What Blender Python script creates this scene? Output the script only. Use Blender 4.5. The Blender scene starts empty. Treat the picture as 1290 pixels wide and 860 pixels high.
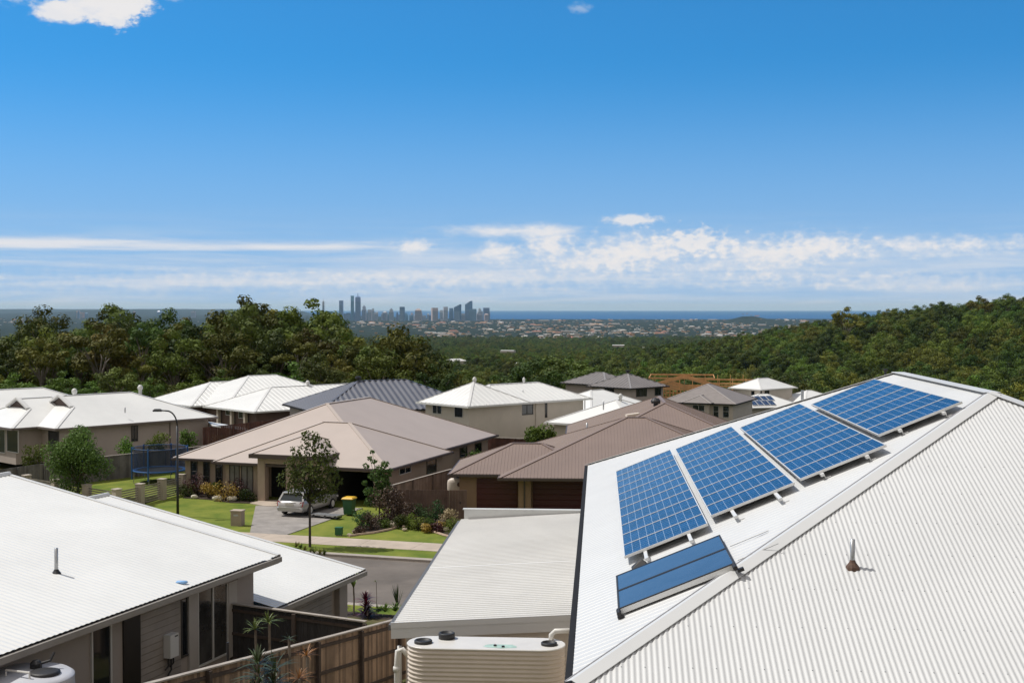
import bpy, math, random
import numpy as np
from mathutils import Vector

S = bpy.context.scene
COL = S.collection
rnd = random.Random(11)
sin, cos, pi = math.sin, math.cos, math.pi
R = math.radians

# ------------------------------------------------------------------ camera
FPX, EYE = 1600.0, 12.5
TILT = math.atan(42 / FPX)
cam = bpy.data.cameras.new('camera')
cam.sensor_width = 36
cam.lens = FPX / 1290 * 36
cam.clip_start, cam.clip_end = 0.5, 150000
co = bpy.data.objects.new('camera', cam)
COL.objects.link(co)
co.location = (0, 0, EYE)
co.rotation_euler = (pi / 2 - TILT, 0, 0)
S.camera = co


def at(px, py, z):
    """world point at height z that a sight line through the photo's pixel meets"""
    x, y = (px - 645) / FPX, -(py - 430) / FPX
    c, s = cos(TILT), sin(TILT)
    r = Vector((x, c + y * s, -s + y * c))
    k = (z - EYE) / r.z
    return Vector((r.x * k, r.y * k, z))


def fr(h):
    h = R(h)
    return Vector((cos(h), -sin(h), 0)), Vector((sin(h), cos(h), 0))


UP = Vector((0, 0, 1))

# ------------------------------------------------------------------ materials
MATS = {}


def mat(name, col, rough=0.6, var=0.0, vscale=1.0, bump=0.0, bscale=30.0, metal=0.0, spec=0.5, coat=0.0, var2=None, trans=0.0, objrand=0.0):
    if name in MATS:
        return MATS[name]
    m = bpy.data.materials.new(name)
    m.use_nodes = True
    nt = m.node_tree
    N, Lk = nt.nodes, nt.links
    b = N['Principled BSDF']
    b.inputs['Base Color'].default_value = (*col, 1)
    b.inputs['Roughness'].default_value = rough
    b.inputs['Metallic'].default_value = metal
    b.inputs['Specular IOR Level'].default_value = spec
    b.inputs['Coat Weight'].default_value = coat
    geo = N.new('ShaderNodeNewGeometry')
    out = None
    if var > 0:
        n = N.new('ShaderNodeTexNoise')
        n.inputs['Scale'].default_value = vscale
        n.inputs['Detail'].default_value = 6
        n.inputs['Roughness'].default_value = 0.65
        Lk.new(geo.outputs['Position'], n.inputs['Vector'])
        r = N.new('ShaderNodeValToRGB')
        r.color_ramp.elements[0].position = 0.3
        r.color_ramp.elements[1].position = 0.72
        a = var2 if var2 else [max(0, c * (1 - var)) for c in col]
        r.color_ramp.elements[0].color = (*a, 1)
        r.color_ramp.elements[1].color = (*[min(1, c * (1 + var * 0.6)) for c in col], 1)
        Lk.new(n.outputs['Fac'], r.inputs['Fac'])
        out = r.outputs['Color']
    if objrand > 0:
        oi = N.new('ShaderNodeObjectInfo')
        hs = N.new('ShaderNodeHueSaturation')
        mr = N.new('ShaderNodeMapRange')
        mr.inputs['To Min'].default_value = 1 - objrand
        mr.inputs['To Max'].default_value = 1 + objrand
        Lk.new(oi.outputs['Random'], mr.inputs['Value'])
        mh = N.new('ShaderNodeMapRange')
        mh.inputs['To Min'].default_value = 0.538
        mh.inputs['To Max'].default_value = 0.482
        wn = N.new('ShaderNodeTexWhiteNoise')
        wn.noise_dimensions = '1D'
        Lk.new(oi.outputs['Random'], wn.inputs['W'])
        Lk.new(wn.outputs['Value'], mh.inputs['Value'])
        Lk.new(mh.outputs['Result'], hs.inputs['Hue'])
        Lk.new(mr.outputs['Result'], hs.inputs['Value'])
        if out is None:
            hs.inputs['Color'].default_value = (*col, 1)
        else:
            Lk.new(out, hs.inputs['Color'])
        out = hs.outputs['Color']
    if out is not None:
        Lk.new(out, b.inputs['Base Color'])
    if bump > 0:
        n = N.new('ShaderNodeTexNoise')
        n.inputs['Scale'].default_value = bscale
        n.inputs['Detail'].default_value = 4
        Lk.new(geo.outputs['Position'], n.inputs['Vector'])
        bp = N.new('ShaderNodeBump')
        bp.inputs['Strength'].default_value = bump
        bp.inputs['Distance'].default_value = 0.02
        Lk.new(n.outputs['Fac'], bp.inputs['Height'])
        Lk.new(bp.outputs['Normal'], b.inputs['Normal'])
    if trans > 0:
        t = N.new('ShaderNodeBsdfTranslucent')
        mx = N.new('ShaderNodeMixShader')
        mx.inputs['Fac'].default_value = trans
        if out is not None:
            Lk.new(out, t.inputs['Color'])
        else:
            t.inputs['Color'].default_value = (*col, 1)
        Lk.new(b.outputs['BSDF'], mx.inputs[1])
        Lk.new(t.outputs['BSDF'], mx.inputs[2])
        Lk.new(mx.outputs['Shader'], N['Material Output'].inputs['Surface'])
    MATS[name] = m
    return m


def lap_mat(name, col, step, var=0.25, rough=0.75, axis='z', depth=0.012):
    """boards or panels: a shallow groove every `step` metres along z (or along the face)"""
    m = mat(name, col, rough, var, 0.8)
    nt = m.node_tree
    N, Lk = nt.nodes, nt.links
    geo = N.new('ShaderNodeNewGeometry')
    sep = N.new('ShaderNodeSeparateXYZ')
    Lk.new(geo.outputs['Position'], sep.inputs['Vector'])
    if axis == 'z':
        src = sep.outputs['Z']
    else:
        d = N.new('ShaderNodeVectorMath')
        d.operation = 'DOT_PRODUCT'
        d.inputs[1].default_value = axis
        Lk.new(geo.outputs['Position'], d.inputs[0])
        src = d.outputs['Value']
    dv = N.new('ShaderNodeMath'); dv.operation = 'DIVIDE'; dv.inputs[1].default_value = step
    Lk.new(src, dv.inputs[0])
    fc = N.new('ShaderNodeMath'); fc.operation = 'FRACT'
    Lk.new(dv.outputs[0], fc.inputs[0])
    rp = N.new('ShaderNodeValToRGB')
    e = rp.color_ramp.elements
    e[0].position, e[0].color = 0.0, (0, 0, 0, 1)
    e[1].position, e[1].color = 0.12, (1, 1, 1, 1)
    Lk.new(fc.outputs[0], rp.inputs['Fac'])
    bp = N.new('ShaderNodeBump')
    bp.inputs['Strength'].default_value = 0.9
    bp.inputs['Distance'].default_value = depth
    Lk.new(rp.outputs['Color'], bp.inputs['Height'])
    Lk.new(bp.outputs['Normal'], N['Principled BSDF'].inputs['Normal'])
    return m


WHITE = mat('white_steel_sheet', (0.745, 0.745, 0.725), 0.42, 0.09, 0.25)
WHITEA = mat('satin_white_steel_sheet', (0.595, 0.60, 0.598), 0.45, 0.09, 0.22)
WHITE2 = mat('off_white_steel_sheet', (0.655, 0.652, 0.638), 0.45, 0.10, 0.3)
WHITE3 = mat('warm_white_steel_sheet', (0.66, 0.63, 0.59), 0.5, 0.06, 0.5)
BEIGE = mat('beige_steel_sheet', (0.45, 0.382, 0.342), 0.5, 0.06, 0.4)
BROWN = mat('brown_steel_sheet', (0.245, 0.185, 0.16), 0.42, 0.08, 0.5)
NAVY = mat('slate_blue_steel_sheet', (0.125, 0.13, 0.155), 0.3, 0.1, 0.5)
GREYR = mat('grey_steel_sheet', (0.20, 0.185, 0.18), 0.4, 0.12, 0.5)
GREYT = mat('grey_roof_tile', (0.23, 0.205, 0.195), 0.7, 0.15, 1.5)
GUTW = mat('white_gutter_paint', (0.62, 0.62, 0.60), 0.5, 0.08, 1.0)
GUTD = mat('dark_gutter_paint', (0.022, 0.022, 0.024), 0.8, 0.1, 1.0, spec=0.15)
GUTB = mat('brown_gutter_paint', (0.07, 0.05, 0.045), 0.5, 0.1, 1.0)
GUTBE = mat('taupe_gutter_paint', (0.16, 0.13, 0.115), 0.5, 0.1, 1.0)
SOFF = mat('soffit_sheet', (0.55, 0.53, 0.5), 0.8)
CREAMW = mat('cream_render', (0.60, 0.545, 0.475), 0.85, 0.1, 0.6, 0.1)
GREYW = mat('grey_render', (0.44, 0.375, 0.335), 0.85, 0.1, 0.6, 0.1)
TAUPEW = mat('taupe_render', (0.37, 0.29, 0.225), 0.85, 0.12, 0.6, 0.1)
BROWNW = mat('brown_render', (0.29, 0.185, 0.12), 0.85, 0.12, 0.6, 0.1)
PALEW = mat('pale_render', (0.62, 0.55, 0.47), 0.85, 0.08, 0.6, 0.1)
BOARDW = lap_mat('weatherboard', (0.30, 0.27, 0.245), 0.18)
GLASS = mat('dark_window_glass', (0.012, 0.015, 0.018), 0.06, spec=0.8)
rnd2 = random.Random(3)
GLASS2 = mat('window_glass_with_blind', (0.06, 0.058, 0.055), 0.08, 0.8, 0.9, spec=0.8)
GLASS3 = mat('blue_window_glass', (0.018, 0.026, 0.034), 0.05, 0.3, 2.0, spec=1.0)
CURT = mat('net_curtain_window', (0.20, 0.19, 0.18), 0.35, 0.3, 2.0, spec=0.6)
FRAMEW = mat('pale_aluminium_frame', (0.55, 0.54, 0.52), 0.45)
FRAMED = mat('dark_aluminium_frame', (0.06, 0.055, 0.05), 0.45)
MAROON = lap_mat('maroon_panel_door', (0.068, 0.010, 0.012), 0.33, 0.1, 0.5)
BLACK = mat('black_metal', (0.012, 0.012, 0.014), 0.4)
BLACKP = mat('black_plastic', (0.018, 0.018, 0.02), 0.55)
VOID = mat('dark_interior', (0.012, 0.011, 0.011), 0.9)
GALV = mat('galvanised_steel', (0.42, 0.43, 0.44), 0.35, 0.2, 6.0, metal=0.6)
ALU = mat('aluminium', (0.70, 0.70, 0.69), 0.4, metal=0.15)
PIPEW = mat('white_pvc_pipe', (0.66, 0.64, 0.60), 0.45, 0.08, 3)
TANK = mat('cream_tank_steel', (0.64, 0.56, 0.48), 0.45, 0.08, 1.2)
RUST = mat('brown_flashing', (0.11, 0.065, 0.045), 0.8, 0.4, 20)
PALING = lap_mat('weathered_paling', (0.25, 0.175, 0.12), 0.105, 0.5, 0.9, (0.94, 0.339, 0))
PALCAP = mat('grey_timber_cap', (0.36, 0.32, 0.28), 0.9, 0.25, 3)
POSTM = mat('dark_timber_post', (0.075, 0.055, 0.045), 0.9, 0.3, 4)
CHARF = lap_mat('charcoal_paling', (0.045, 0.042, 0.042), 0.105, 0.3, 0.85, (1, 0.05, 0))
GREYF = lap_mat('grey_paling', (0.16, 0.15, 0.145), 0.15, 0.25, 0.9, (0.7, 0.714, 0))
BROWNF = lap_mat('brown_fence_sheet', (0.135, 0.088, 0.068), 0.2, 0.12, 0.7, (1, 0.02, 0))
TIMF = lap_mat('tan_paling', (0.27, 0.20, 0.165), 0.2, 0.3, 0.9, (0.35, 0.94, 0))
REDF = mat('dark_red_fence', (0.10, 0.045, 0.035), 0.85, 0.2, 2)
PILLAR = mat('pillar_render', (0.46, 0.40, 0.33), 0.85, 0.1, 1)
SLAT = mat('fence_slat', (0.24, 0.215, 0.17), 0.75, 0.2, 3)
PAVER = mat('driveway_paver', (0.30, 0.275, 0.255), 0.9, 0.3, 1.2, 0.3, 12)
FOOTP = mat('footpath_concrete', (0.46, 0.385, 0.315), 0.9, 0.2, 0.8, 0.15, 20)
KERB = mat('kerb_concrete', (0.36, 0.32, 0.28), 0.9, 0.15, 1.5)
ASPH = mat('asphalt', (0.152, 0.13, 0.112), 0.9, 0.35, 0.35, 0.3, 40)
LAWN = mat('mown_lawn', (0.195, 0.205, 0.038), 0.95, 0.35, 0.5, 0.8, 25, var2=(0.080, 0.135, 0.018), spec=0.15)
MULCH = mat('garden_mulch', (0.05, 0.033, 0.022), 0.95, 0.4, 6, 0.6, 30)
ROCKM = mat('garden_rock', (0.42, 0.35, 0.28), 0.9, 0.35, 5)
BARK = mat('grey_bark', (0.19, 0.155, 0.125), 0.9, 0.4, 4)
BARKD = mat('dark_bark', (0.05, 0.04, 0.033), 0.9, 0.3, 5)
BARKP = mat('pale_bark', (0.21, 0.18, 0.15), 0.85, 0.4, 2)


def leafmat(name, c, tr=0.14):
    return mat(name, c, 0.6, 0.45, 0.35, objrand=0.5, trans=tr, spec=0.15)


LF_DARK = leafmat('dark_gum_leaf', (0.078, 0.108, 0.020))
LF_OLIVE = leafmat('olive_gum_leaf', (0.132, 0.146, 0.024))
LF_MID = leafmat('mid_green_leaf', (0.106, 0.150, 0.022))
LF_WARM = leafmat('warm_gum_leaf', (0.150, 0.136, 0.025))
LF_LIGHT = leafmat('light_green_leaf', (0.12, 0.17, 0.03), 0.3)
LF_STREET = leafmat('street_tree_leaf', (0.16, 0.20, 0.045), 0.3)
LF_RED = mat('maroon_leaf', (0.075, 0.018, 0.022), 0.5, 0.4, 2, trans=0.15)
LF_YEL = mat('golden_leaf', (0.36, 0.24, 0.035), 0.6, 0.3, 4, trans=0.15)
LF_PALE = mat('straw_leaf', (0.40, 0.32, 0.18), 0.7, 0.3, 4, trans=0.15)
LF_BRON = mat('bronze_leaf', (0.085, 0.05, 0.03), 0.6, 0.5, 2.0, trans=0.15)

# ------------------------------------------------------------------ mesh builder
WL = {}


class MB:
    def __init__(s):
        s.v, s.f, s.m, s.sm = [], [], [], []

    def poly(s, pts, mi=0):
        i = len(s.v)
        s.v += [tuple(p) for p in pts]
        s.f.append(tuple(range(i, i + len(pts))))
        s.m.append(mi)
        return s

    def box(s, o, a, b, c, mi=0):
        o, a, b, c = Vector(o), Vector(a), Vector(b), Vector(c)
        if a.cross(b).dot(c) < 0:
            a, b = b, a
        i = len(s.v)
        s.v += [tuple(o + a * x + b * y + c * z) for z in (0, 1) for y in (0, 1) for x in (0, 1)]
        for q in ((0, 2, 3, 1), (4, 5, 7, 6), (0, 1, 5, 4), (1, 3, 7, 5), (3, 2, 6, 7), (2, 0, 4, 6)):
            s.f.append(tuple(i + k for k in q)); s.m.append(mi)
        return s

    def cbox(s, c, sx, sy, sz, h=0.0, mi=0):
        """box centred on c in plan with its foot at c.z, turned to heading h"""
        u, v = fr(h)
        return s.box(Vector(c) - u * sx / 2 - v * sy / 2, u * sx, v * sy, UP * sz, mi)

    def bar(s, p, q, w, hgt=None, mi=0, up=UP):
        """square bar from p to q"""
        p, q = Vector(p), Vector(q)
        d = q - p
        if abs(d.normalized().dot(up)) > 0.95:
            up = Vector((0, 1, 0))
        a = d.cross(up).normalized() * w
        b = a.cross(d).normalized() * (hgt or w)
        return s.box(p - a / 2 - b / 2, d, a, b, mi)

    def tube(s, pts, r, n=8, mi=0, cap=True):
        pts = [Vector(p) for p in pts]
        rs = r if isinstance(r, (list, tuple)) else [r] * len(pts)
        base = len(s.v)
        prev = None
        for k, p in enumerate(pts):
            d = (pts[min(k + 1, len(pts) - 1)] - pts[max(k - 1, 0)]).normalized()
            if prev is None:
                a = d.cross(UP if abs(d.z) < 0.9 else Vector((1, 0, 0))).normalized()
            else:
                a = (prev - d * prev.dot(d)).normalized()
            prev = a
            b = d.cross(a)
            for j in range(n):
                t = 2 * pi * j / n
                s.v.append(tuple(p + (a * cos(t) + b * sin(t)) * rs[k]))
        for k in range(len(pts) - 1):
            for j in range(n):
                a0, a1 = base + k * n + j, base + k * n + (j + 1) % n
                s.f.append((a0, a1, a1 + n, a0 + n)); s.m.append(mi)
        if cap:
            s.f.append(tuple(base + j for j in reversed(range(n)))); s.m.append(mi)
            e = base + (len(pts) - 1) * n
            s.f.append(tuple(e + j for j in range(n))); s.m.append(mi)
        return s

    def lathe(s, c, prof, n=16, mi=0):
        """prof: list of (radius, z) from bottom to top"""
        c = Vector(c)
        return s.rings([[c + Vector((r * cos(2 * pi * j / n), r * sin(2 * pi * j / n), z)) for j in range(n)] for r, z in prof], mi)

    def rings(s, rings, mi=0, cap=True):
        base, n = len(s.v), len(rings[0])
        for g in rings:
            s.v += [tuple(p) for p in g]
        for k in range(len(rings) - 1):
            for j in range(n):
                a0, a1 = base + k * n + j, base + k * n + (j + 1) % n
                s.f.append((a0, a1, a1 + n, a0 + n)); s.m.append(mi)
        if cap:
            s.f.append(tuple(base + j for j in reversed(range(n)))); s.m.append(mi)
            e = base + (len(rings) - 1) * n
            s.f.append(tuple(e + j for j in range(n))); s.m.append(mi)
        return s

    def ball(s, c, rx, ry, rz, seed=0, amp=0.15, mi=0):
        g = random.Random(seed)
        rings = []
        for k in range(1, 6):
            t = pi * k / 6
            rings.append([Vector(c) + Vector((rx * sin(t) * cos(2 * pi * j / 9), ry * sin(t) * sin(2 * pi * j / 9), -rz * cos(t))) * (1 + g.uniform(-amp, amp)) - Vector(c) * 0 for j in range(9)])
        # jitter is about the centre
        rings = [[Vector(c) + (p - Vector(c)) for p in r] for r in rings]
        return s.rings(rings, mi)

    def build(s, name, mats, parent=None, smooth=False):
        me = bpy.data.meshes.new(name)
        w = WL.get(parent.name, Vector((0, 0, 0))) if parent else Vector((0, 0, 0))
        vs = [(x - w.x, y - w.y, z - w.z) for x, y, z in s.v]
        me.from_pydata(vs, [], s.f)
        if not isinstance(mats, (list, tuple)):
            mats = [mats]
        for m in mats:
            me.materials.append(m)
        me.polygons.foreach_set('material_index', s.m)
        if smooth:
            me.polygons.foreach_set('use_smooth', [True] * len(s.f))
        me.update()
        o = bpy.data.objects.new(name, me)
        COL.objects.link(o)
        if parent:
            o.parent = parent
        WL[o.name] = w.copy()
        return o


def tag(o, label=None, cat=None, group=None, kind=None):
    for k, v in (('label', label), ('category', cat), ('group', group), ('kind', kind)):
        if v:
            o[k] = v
    return o


def thing(name, loc, label, cat, group=None):
    o = bpy.data.objects.new(name, None)
    o.empty_display_size = 0.3
    COL.objects.link(o)
    o.location = loc
    WL[o.name] = Vector(loc)
    return tag(o, label, cat, group)


def copy_tree(o, loc=None, rot=None, scale=None, parent=None):
    c = o.copy()
    COL.objects.link(c)
    if parent:
        c.parent = parent
    if loc is not None:
        c.location = loc
    if rot is not None:
        c.rotation_euler = (0, 0, rot)
    if scale is not None:
        c.scale = scale
    for ch in list(o.children):
        copy_tree(ch, parent=c)
    WL[c.name] = Vector(c.location)
    return c


# ------------------------------------------------------------------ terrain
def interp(x, tab):
    if x <= tab[0][0]:
        return tab[0][1]
    for (a, b), (c, d) in zip(tab, tab[1:]):
        if x <= c:
            return b + (d - b) * (x - a) / (c - a)
    return tab[-1][1]


def sstep(a, b, x):
    t = min(1, max(0, (x - a) / (b - a)))
    return t * t * (3 - 2 * t)


T_MID = [(0, 0), (100, -0.6), (140, -2.4), (180, -4.2), (215, -9), (250, -16), (400, -27), (1000, -44), (1500, -58), (2500, -88), (5000, -139), (6000, -141)]
T_LEFT = [(0, 0), (110, -0.6), (190, -2), (270, -4), (330, -12), (600, -60), (1500, -105), (4000, -141)]
PLAIN = -140.0


def ground_z(x, y):
    vr = 0.292 * x + 0.956 * y
    if vr < 48.6:
        base = 0.12 * (48.6 - max(vr, -4))
        d = math.hypot(x, y)
        return base - 0.06 - max(0, d - 90) * 0.05
    if y < 1:
        return -0.06
    a = x / y
    w = sstep(-0.06, -0.17, a)
    z = interp(y, T_MID) * (1 - w) + interp(y, T_LEFT) * w
    bump = 46.5 * min(1, max(0, (x - 78) / 290)) * sstep(290, 800, y) * (1 - sstep(1000, 2200, y))
    bump += 5 * sstep(330, 520, x) * sstep(500, 900, y) * (1 - sstep(1000, 2200, y))
    z += bump
    # a low knoll on the coast plain, and the shore beyond which the bed lies under the sea
    z += 88 * math.exp(-(((x - 2560) / 210) ** 2 + ((y - 14000) / 500) ** 2))
    z += 30 * math.exp(-(((x - 3000) / 300) ** 2 + ((y - 14000) / 500) ** 2))
    if y > 8000:
        coast = 18300 if x > -700 else 18300 + (-700 - x) * 3.2
        if y > coast:
            z = PLAIN - 12
        elif x < -5200:
            z += 150 * sstep(22000, 34000, y) * (0.5 + 0.5 * sin(x / 900.0)) * 0.8
    return z - 0.06


def make_ground():
    rr = [0.0] + list(np.arange(2, 120, 2.0)) + list(np.geomspace(120, 62000, 110))
    angs = sorted(set(list(np.linspace(-34, 34, 150)) + list(np.linspace(34, 326, 60))))
    mb = MB()
    n = len(angs)
    for r in rr:
        for a in angs:
            x, y = r * sin(R(a)), r * cos(R(a))
            mb.v.append((x, y, ground_z(x, y)))
    for i in range(len(rr) - 1):
        for j in range(n):
            a, b = i * n + j, i * n + (j + 1) % n
            mb.f.append((a, b, b + n, a + n)); mb.m.append(0)
    m = bpy.data.materials.new('ground_cover')
    m.use_nodes = True
    nt = m.node_tree
    N, Lk = nt.nodes, nt.links
    b = N['Principled BSDF']
    b.inputs['Roughness'].default_value = 0.95
    b.inputs['Specular IOR Level'].default_value = 0.1
    geo = N.new('ShaderNodeNewGeometry')
    sep = N.new('ShaderNodeSeparateXYZ')
    Lk.new(geo.outputs['Position'], sep.inputs[0])

    def noise(scale, detail=6, rough=0.6):
        n_ = N.new('ShaderNodeTexNoise')
        n_.inputs['Scale'].default_value = scale
        n_.inputs['Detail'].default_value = detail
        n_.inputs['Roughness'].default_value = rough
        Lk.new(geo.outputs['Position'], n_.inputs['Vector'])
        return n_.outputs['Fac']

    def ramp(f, stops):
        r_ = N.new('ShaderNodeValToRGB')
        el = r_.color_ramp.elements
        while len(el) < len(stops):
            el.new(0.5)
        for e_, (p, c) in zip(el, stops):
            e_.position, e_.color = p, (*c, 1)
        Lk.new(f, r_.inputs['Fac'])
        return r_.outputs['Color']

    def mix(f, a, c):
        x = N.new('ShaderNodeMix')
        x.data_type = 'RGBA'
        Lk.new(f, x.inputs['Factor'])
        Lk.new(a, x.inputs[6]); Lk.new(c, x.inputs[7])
        return x.outputs[2]

    near = ramp(noise(0.35), [(0.3, (0.045, 0.055, 0.02)), (0.55, (0.085, 0.085, 0.03)), (0.75, (0.15, 0.115, 0.07))])
    woods = ramp(noise(0.012, 10, 0.75), [(0.35, (0.012, 0.020, 0.010)), (0.55, (0.028, 0.042, 0.016)), (0.75, (0.05, 0.062, 0.026))])
    far = ramp(noise(0.0042, 12, 0.8), [(0.45, (0.012, 0.022, 0.011)), (0.58, (0.028, 0.038, 0.018)), (0.66, (0.08, 0.075, 0.05)), (0.74, (0.24, 0.20, 0.16))])
    mr = N.new('ShaderNodeMapRange'); mr.inputs[1].default_value = 130; mr.inputs[2].default_value = 190
    Lk.new(sep.outputs['Y'], mr.inputs[0])
    c1 = mix(mr.outputs[0], near, woods)
    mr2 = N.new('ShaderNodeMapRange'); mr2.inputs[1].default_value = 4800; mr2.inputs[2].default_value = 6500
    Lk.new(sep.outputs['Y'], mr2.inputs[0])
    c2 = mix(mr2.outputs[0], c1, far)
    Lk.new(c2, b.inputs['Base Color'])
    o = mb.build('ground', m, smooth=True)
    tag(o, 'sloping ground under the houses running out to the coast plain', 'ground', kind='structure')
    # the sea
    sea = bpy.data.materials.new('sea_water')
    sea.use_nodes = True
    nt = sea.node_tree
    b = nt.nodes['Principled BSDF']
    b.inputs['Base Color'].default_value = (0.002, 0.070, 0.21, 1)
    b.inputs['Roughness'].default_value = 0.45
    b.inputs['Specular IOR Level'].default_value = 0.25
    n_ = nt.nodes.new('ShaderNodeTexNoise'); n_.inputs['Scale'].default_value = 0.004; n_.inputs['Detail'].default_value = 8
    g_ = nt.nodes.new('ShaderNodeNewGeometry'); nt.links.new(g_.outputs['Position'], n_.inputs['Vector'])
    bp = nt.nodes.new('ShaderNodeBump'); bp.inputs['Strength'].default_value = 0.25; bp.inputs['Distance'].default_value = 20
    nt.links.new(n_.outputs['Fac'], bp.inputs['Height']); nt.links.new(bp.outputs['Normal'], b.inputs['Normal'])
    mb = MB()
    mb.poly([(-60000, 12000, PLAIN - 2.5), (60000, 12000, PLAIN - 2.5), (60000, 72000, PLAIN - 2.5), (-60000, 72000, PLAIN - 2.5)])
    tag(mb.build('sea', sea), 'deep blue ocean along the horizon beyond the coast', 'sea', kind='structure')


make_ground()


def slab(name, pts, z, m, thick=0.05, label=None, kind='structure', cat=None):
    mb = MB()
    bot = [Vector((p[0], p[1], z - thick)) for p in pts]
    top = [Vector((p[0], p[1], z)) for p in pts]
    area = sum(a[0] * b[1] - b[0] * a[1] for a, b in zip(pts, pts[1:] + pts[:1]))
    if area < 0:
        bot.reverse(); top.reverse()
    mb.rings([bot, top])
    return tag(mb.build(name, m), label, cat, kind=kind)


# street frame: heading 17 degrees
ru, rv = fr(17)


def rp(u, v, z=0.0):
    p = ru * u + rv * v
    return Vector((p.x, p.y, z))


slab('road', [rp(-75, 48.9), rp(75, 48.9), rp(75, 58.25), rp(-75, 58.25)], 0.0, ASPH, 0.3, 'grey asphalt street between the two rows of houses', cat='road')
for v0 in (58.25, 48.45):
    slab('kerb', [rp(-75, v0), rp(75, v0), rp(75, v0 + 0.45), rp(-75, v0 + 0.45)], 0.12, KERB, 0.4,
         'concrete kerb along the far side of the street' if v0 > 50 else 'concrete kerb along the near side of the street', cat='kerb')
slab('verge_lawn', [rp(-75, 58.7), rp(75, 58.7), rp(75, 60.5), rp(-75, 60.5)], 0.11, LAWN, 0.4, 'grass verge between the footpath and the street kerb', cat='verge')
mb = MB()
for k in range(-25, 25):
    mb.box(rp(k * 3.0 + 0.008, 60.5, -0.2), ru * 2.984, rv * 2.05, UP * 0.325)
tag(mb.build('footpath', FOOTP), 'pale concrete footpath along the front lawns', 'footpath', kind='structure')
slab('front_lawn', [rp(-50, 62.55), rp(-12, 62.55), Vector((3, 74.2, 0)), Vector((-6.6, 75.6, 0)), Vector((-7.2, 81, 0)), Vector((-21.9, 86.3, 0)), Vector((-23.4, 79.8, 0)), Vector((-24.5, 77.3, 0))], 0.09, LAWN, 0.3, 'mown front lawn of the beige house', cat='lawn')
slab('near_verge_lawn', [rp(-32, 46.9), rp(-6, 46.9), rp(-6, 48.45), rp(-32, 48.45)], 0.13, LAWN, 0.4, 'strip of grass on the near side of the street', cat='lawn')
slab('back_lawn', [(-31, 80.5), (-22.6, 84.5), (-21, 92), (-25.5, 97), (-34, 90)], 0.05, LAWN, 0.3, 'grass under the trampoline', cat='lawn')
# driveway of pavers
d1, d2, d3, d4 = at(457, 640, 0.1), at(349, 678, 0.1), at(292, 679, 0.1), at(322, 637, 0.1)
d2, d3 = [d + rv * (62.52 - d.dot(rv)) for d in (d2, d3)]
slab('driveway', [(d.x, d.y) for d in (d1, d2, d3, d4)], 0.125, PAVER, 0.3, 'grey paved driveway in front of the beige house', cat='driveway')
slab('door_path', [(p.x, p.y) for p in (at(315, 634, 0.1), at(335, 638, 0.1), at(372, 638, 0.1), at(372, 630, 0.1), at(330, 630, 0.1))], 0.15, FOOTP, 0.3, 'concrete step path at the front door of the beige house', cat='path')

# ------------------------------------------------------------------ roofs
def rface(mb, pts, pitch=None, amp=0.008, shape='sin', mi=0, flip=False):
    """one plane of a roof; pitch: corrugated sheet with ribs running down the slope"""
    pts = [Vector(p) for p in pts]
    n = (pts[1] - pts[0]).cross(pts[2] - pts[0])
    k = 2
    while n.length < 1e-6:
        k += 1
        n = (pts[1] - pts[0]).cross(pts[k] - pts[0])
    n.normalize()
    if n.z < 0:
        n = -n
        pts = pts[::-1]
    if not pitch:
        mb.poly(pts, mi)
        return
    t = (Vector((0, 0, -1)) + n * n.z)
    t.normalize()
    s = n.cross(t)          # s x t = n up to sign
    o = pts[0]
    P = [((p - o).dot(s), (p - o).dot(t)) for p in pts]
    smin, smax = min(p[0] for p in P), max(p[0] for p in P)
    if shape == 'sin':
        k = 6
        prof = [sin(2 * pi * i / k) * amp for i in range(k)]
        fr_ = [i / k for i in range(k)]
    else:  # narrow rib on a flat pan
        fr_ = [0.0, 0.06, 0.14, 0.20, 0.62]
        prof = [0, amp * 2, amp * 2, 0, 0]
    cols = []
    i0 = math.floor(smin / pitch)
    x = i0
    while x * pitch < smax:
        for f_, h_ in zip(fr_, prof):
            sx = (x + f_) * pitch
            if smin < sx < smax:
                cols.append((sx, h_))
        x += 1
    cols = [(smin + 1e-4, 0)] + cols + [(smax - 1e-4, 0)]

    def span(sx):
        lo, hi = 1e9, -1e9
        for a, b in zip(P, P[1:] + P[:1]):
            if (a[0] - sx) * (b[0] - sx) <= 0 and abs(a[0] - b[0]) > 1e-9:
                q = a[1] + (b[1] - a[1]) * (sx - a[0]) / (b[0] - a[0])
                lo, hi = min(lo, q), max(hi, q)
        return lo, hi
    prev = None
    base = len(mb.v)
    for sx, h_ in cols:
        lo, hi = span(sx)
        if hi < lo:
            continue
        a = o + s * sx + t * lo + n * h_
        b = o + s * sx + t * hi + n * h_
        mb.v += [tuple(a), tuple(b)]
        i = len(mb.v) - 2
        if prev is not None:
            # winding so that the normal points along n
            mb.f.append((prev, i, i + 1, prev + 1) if not flip else (prev, prev + 1, i + 1, i)); mb.m.append(mi)
        prev = i


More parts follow.
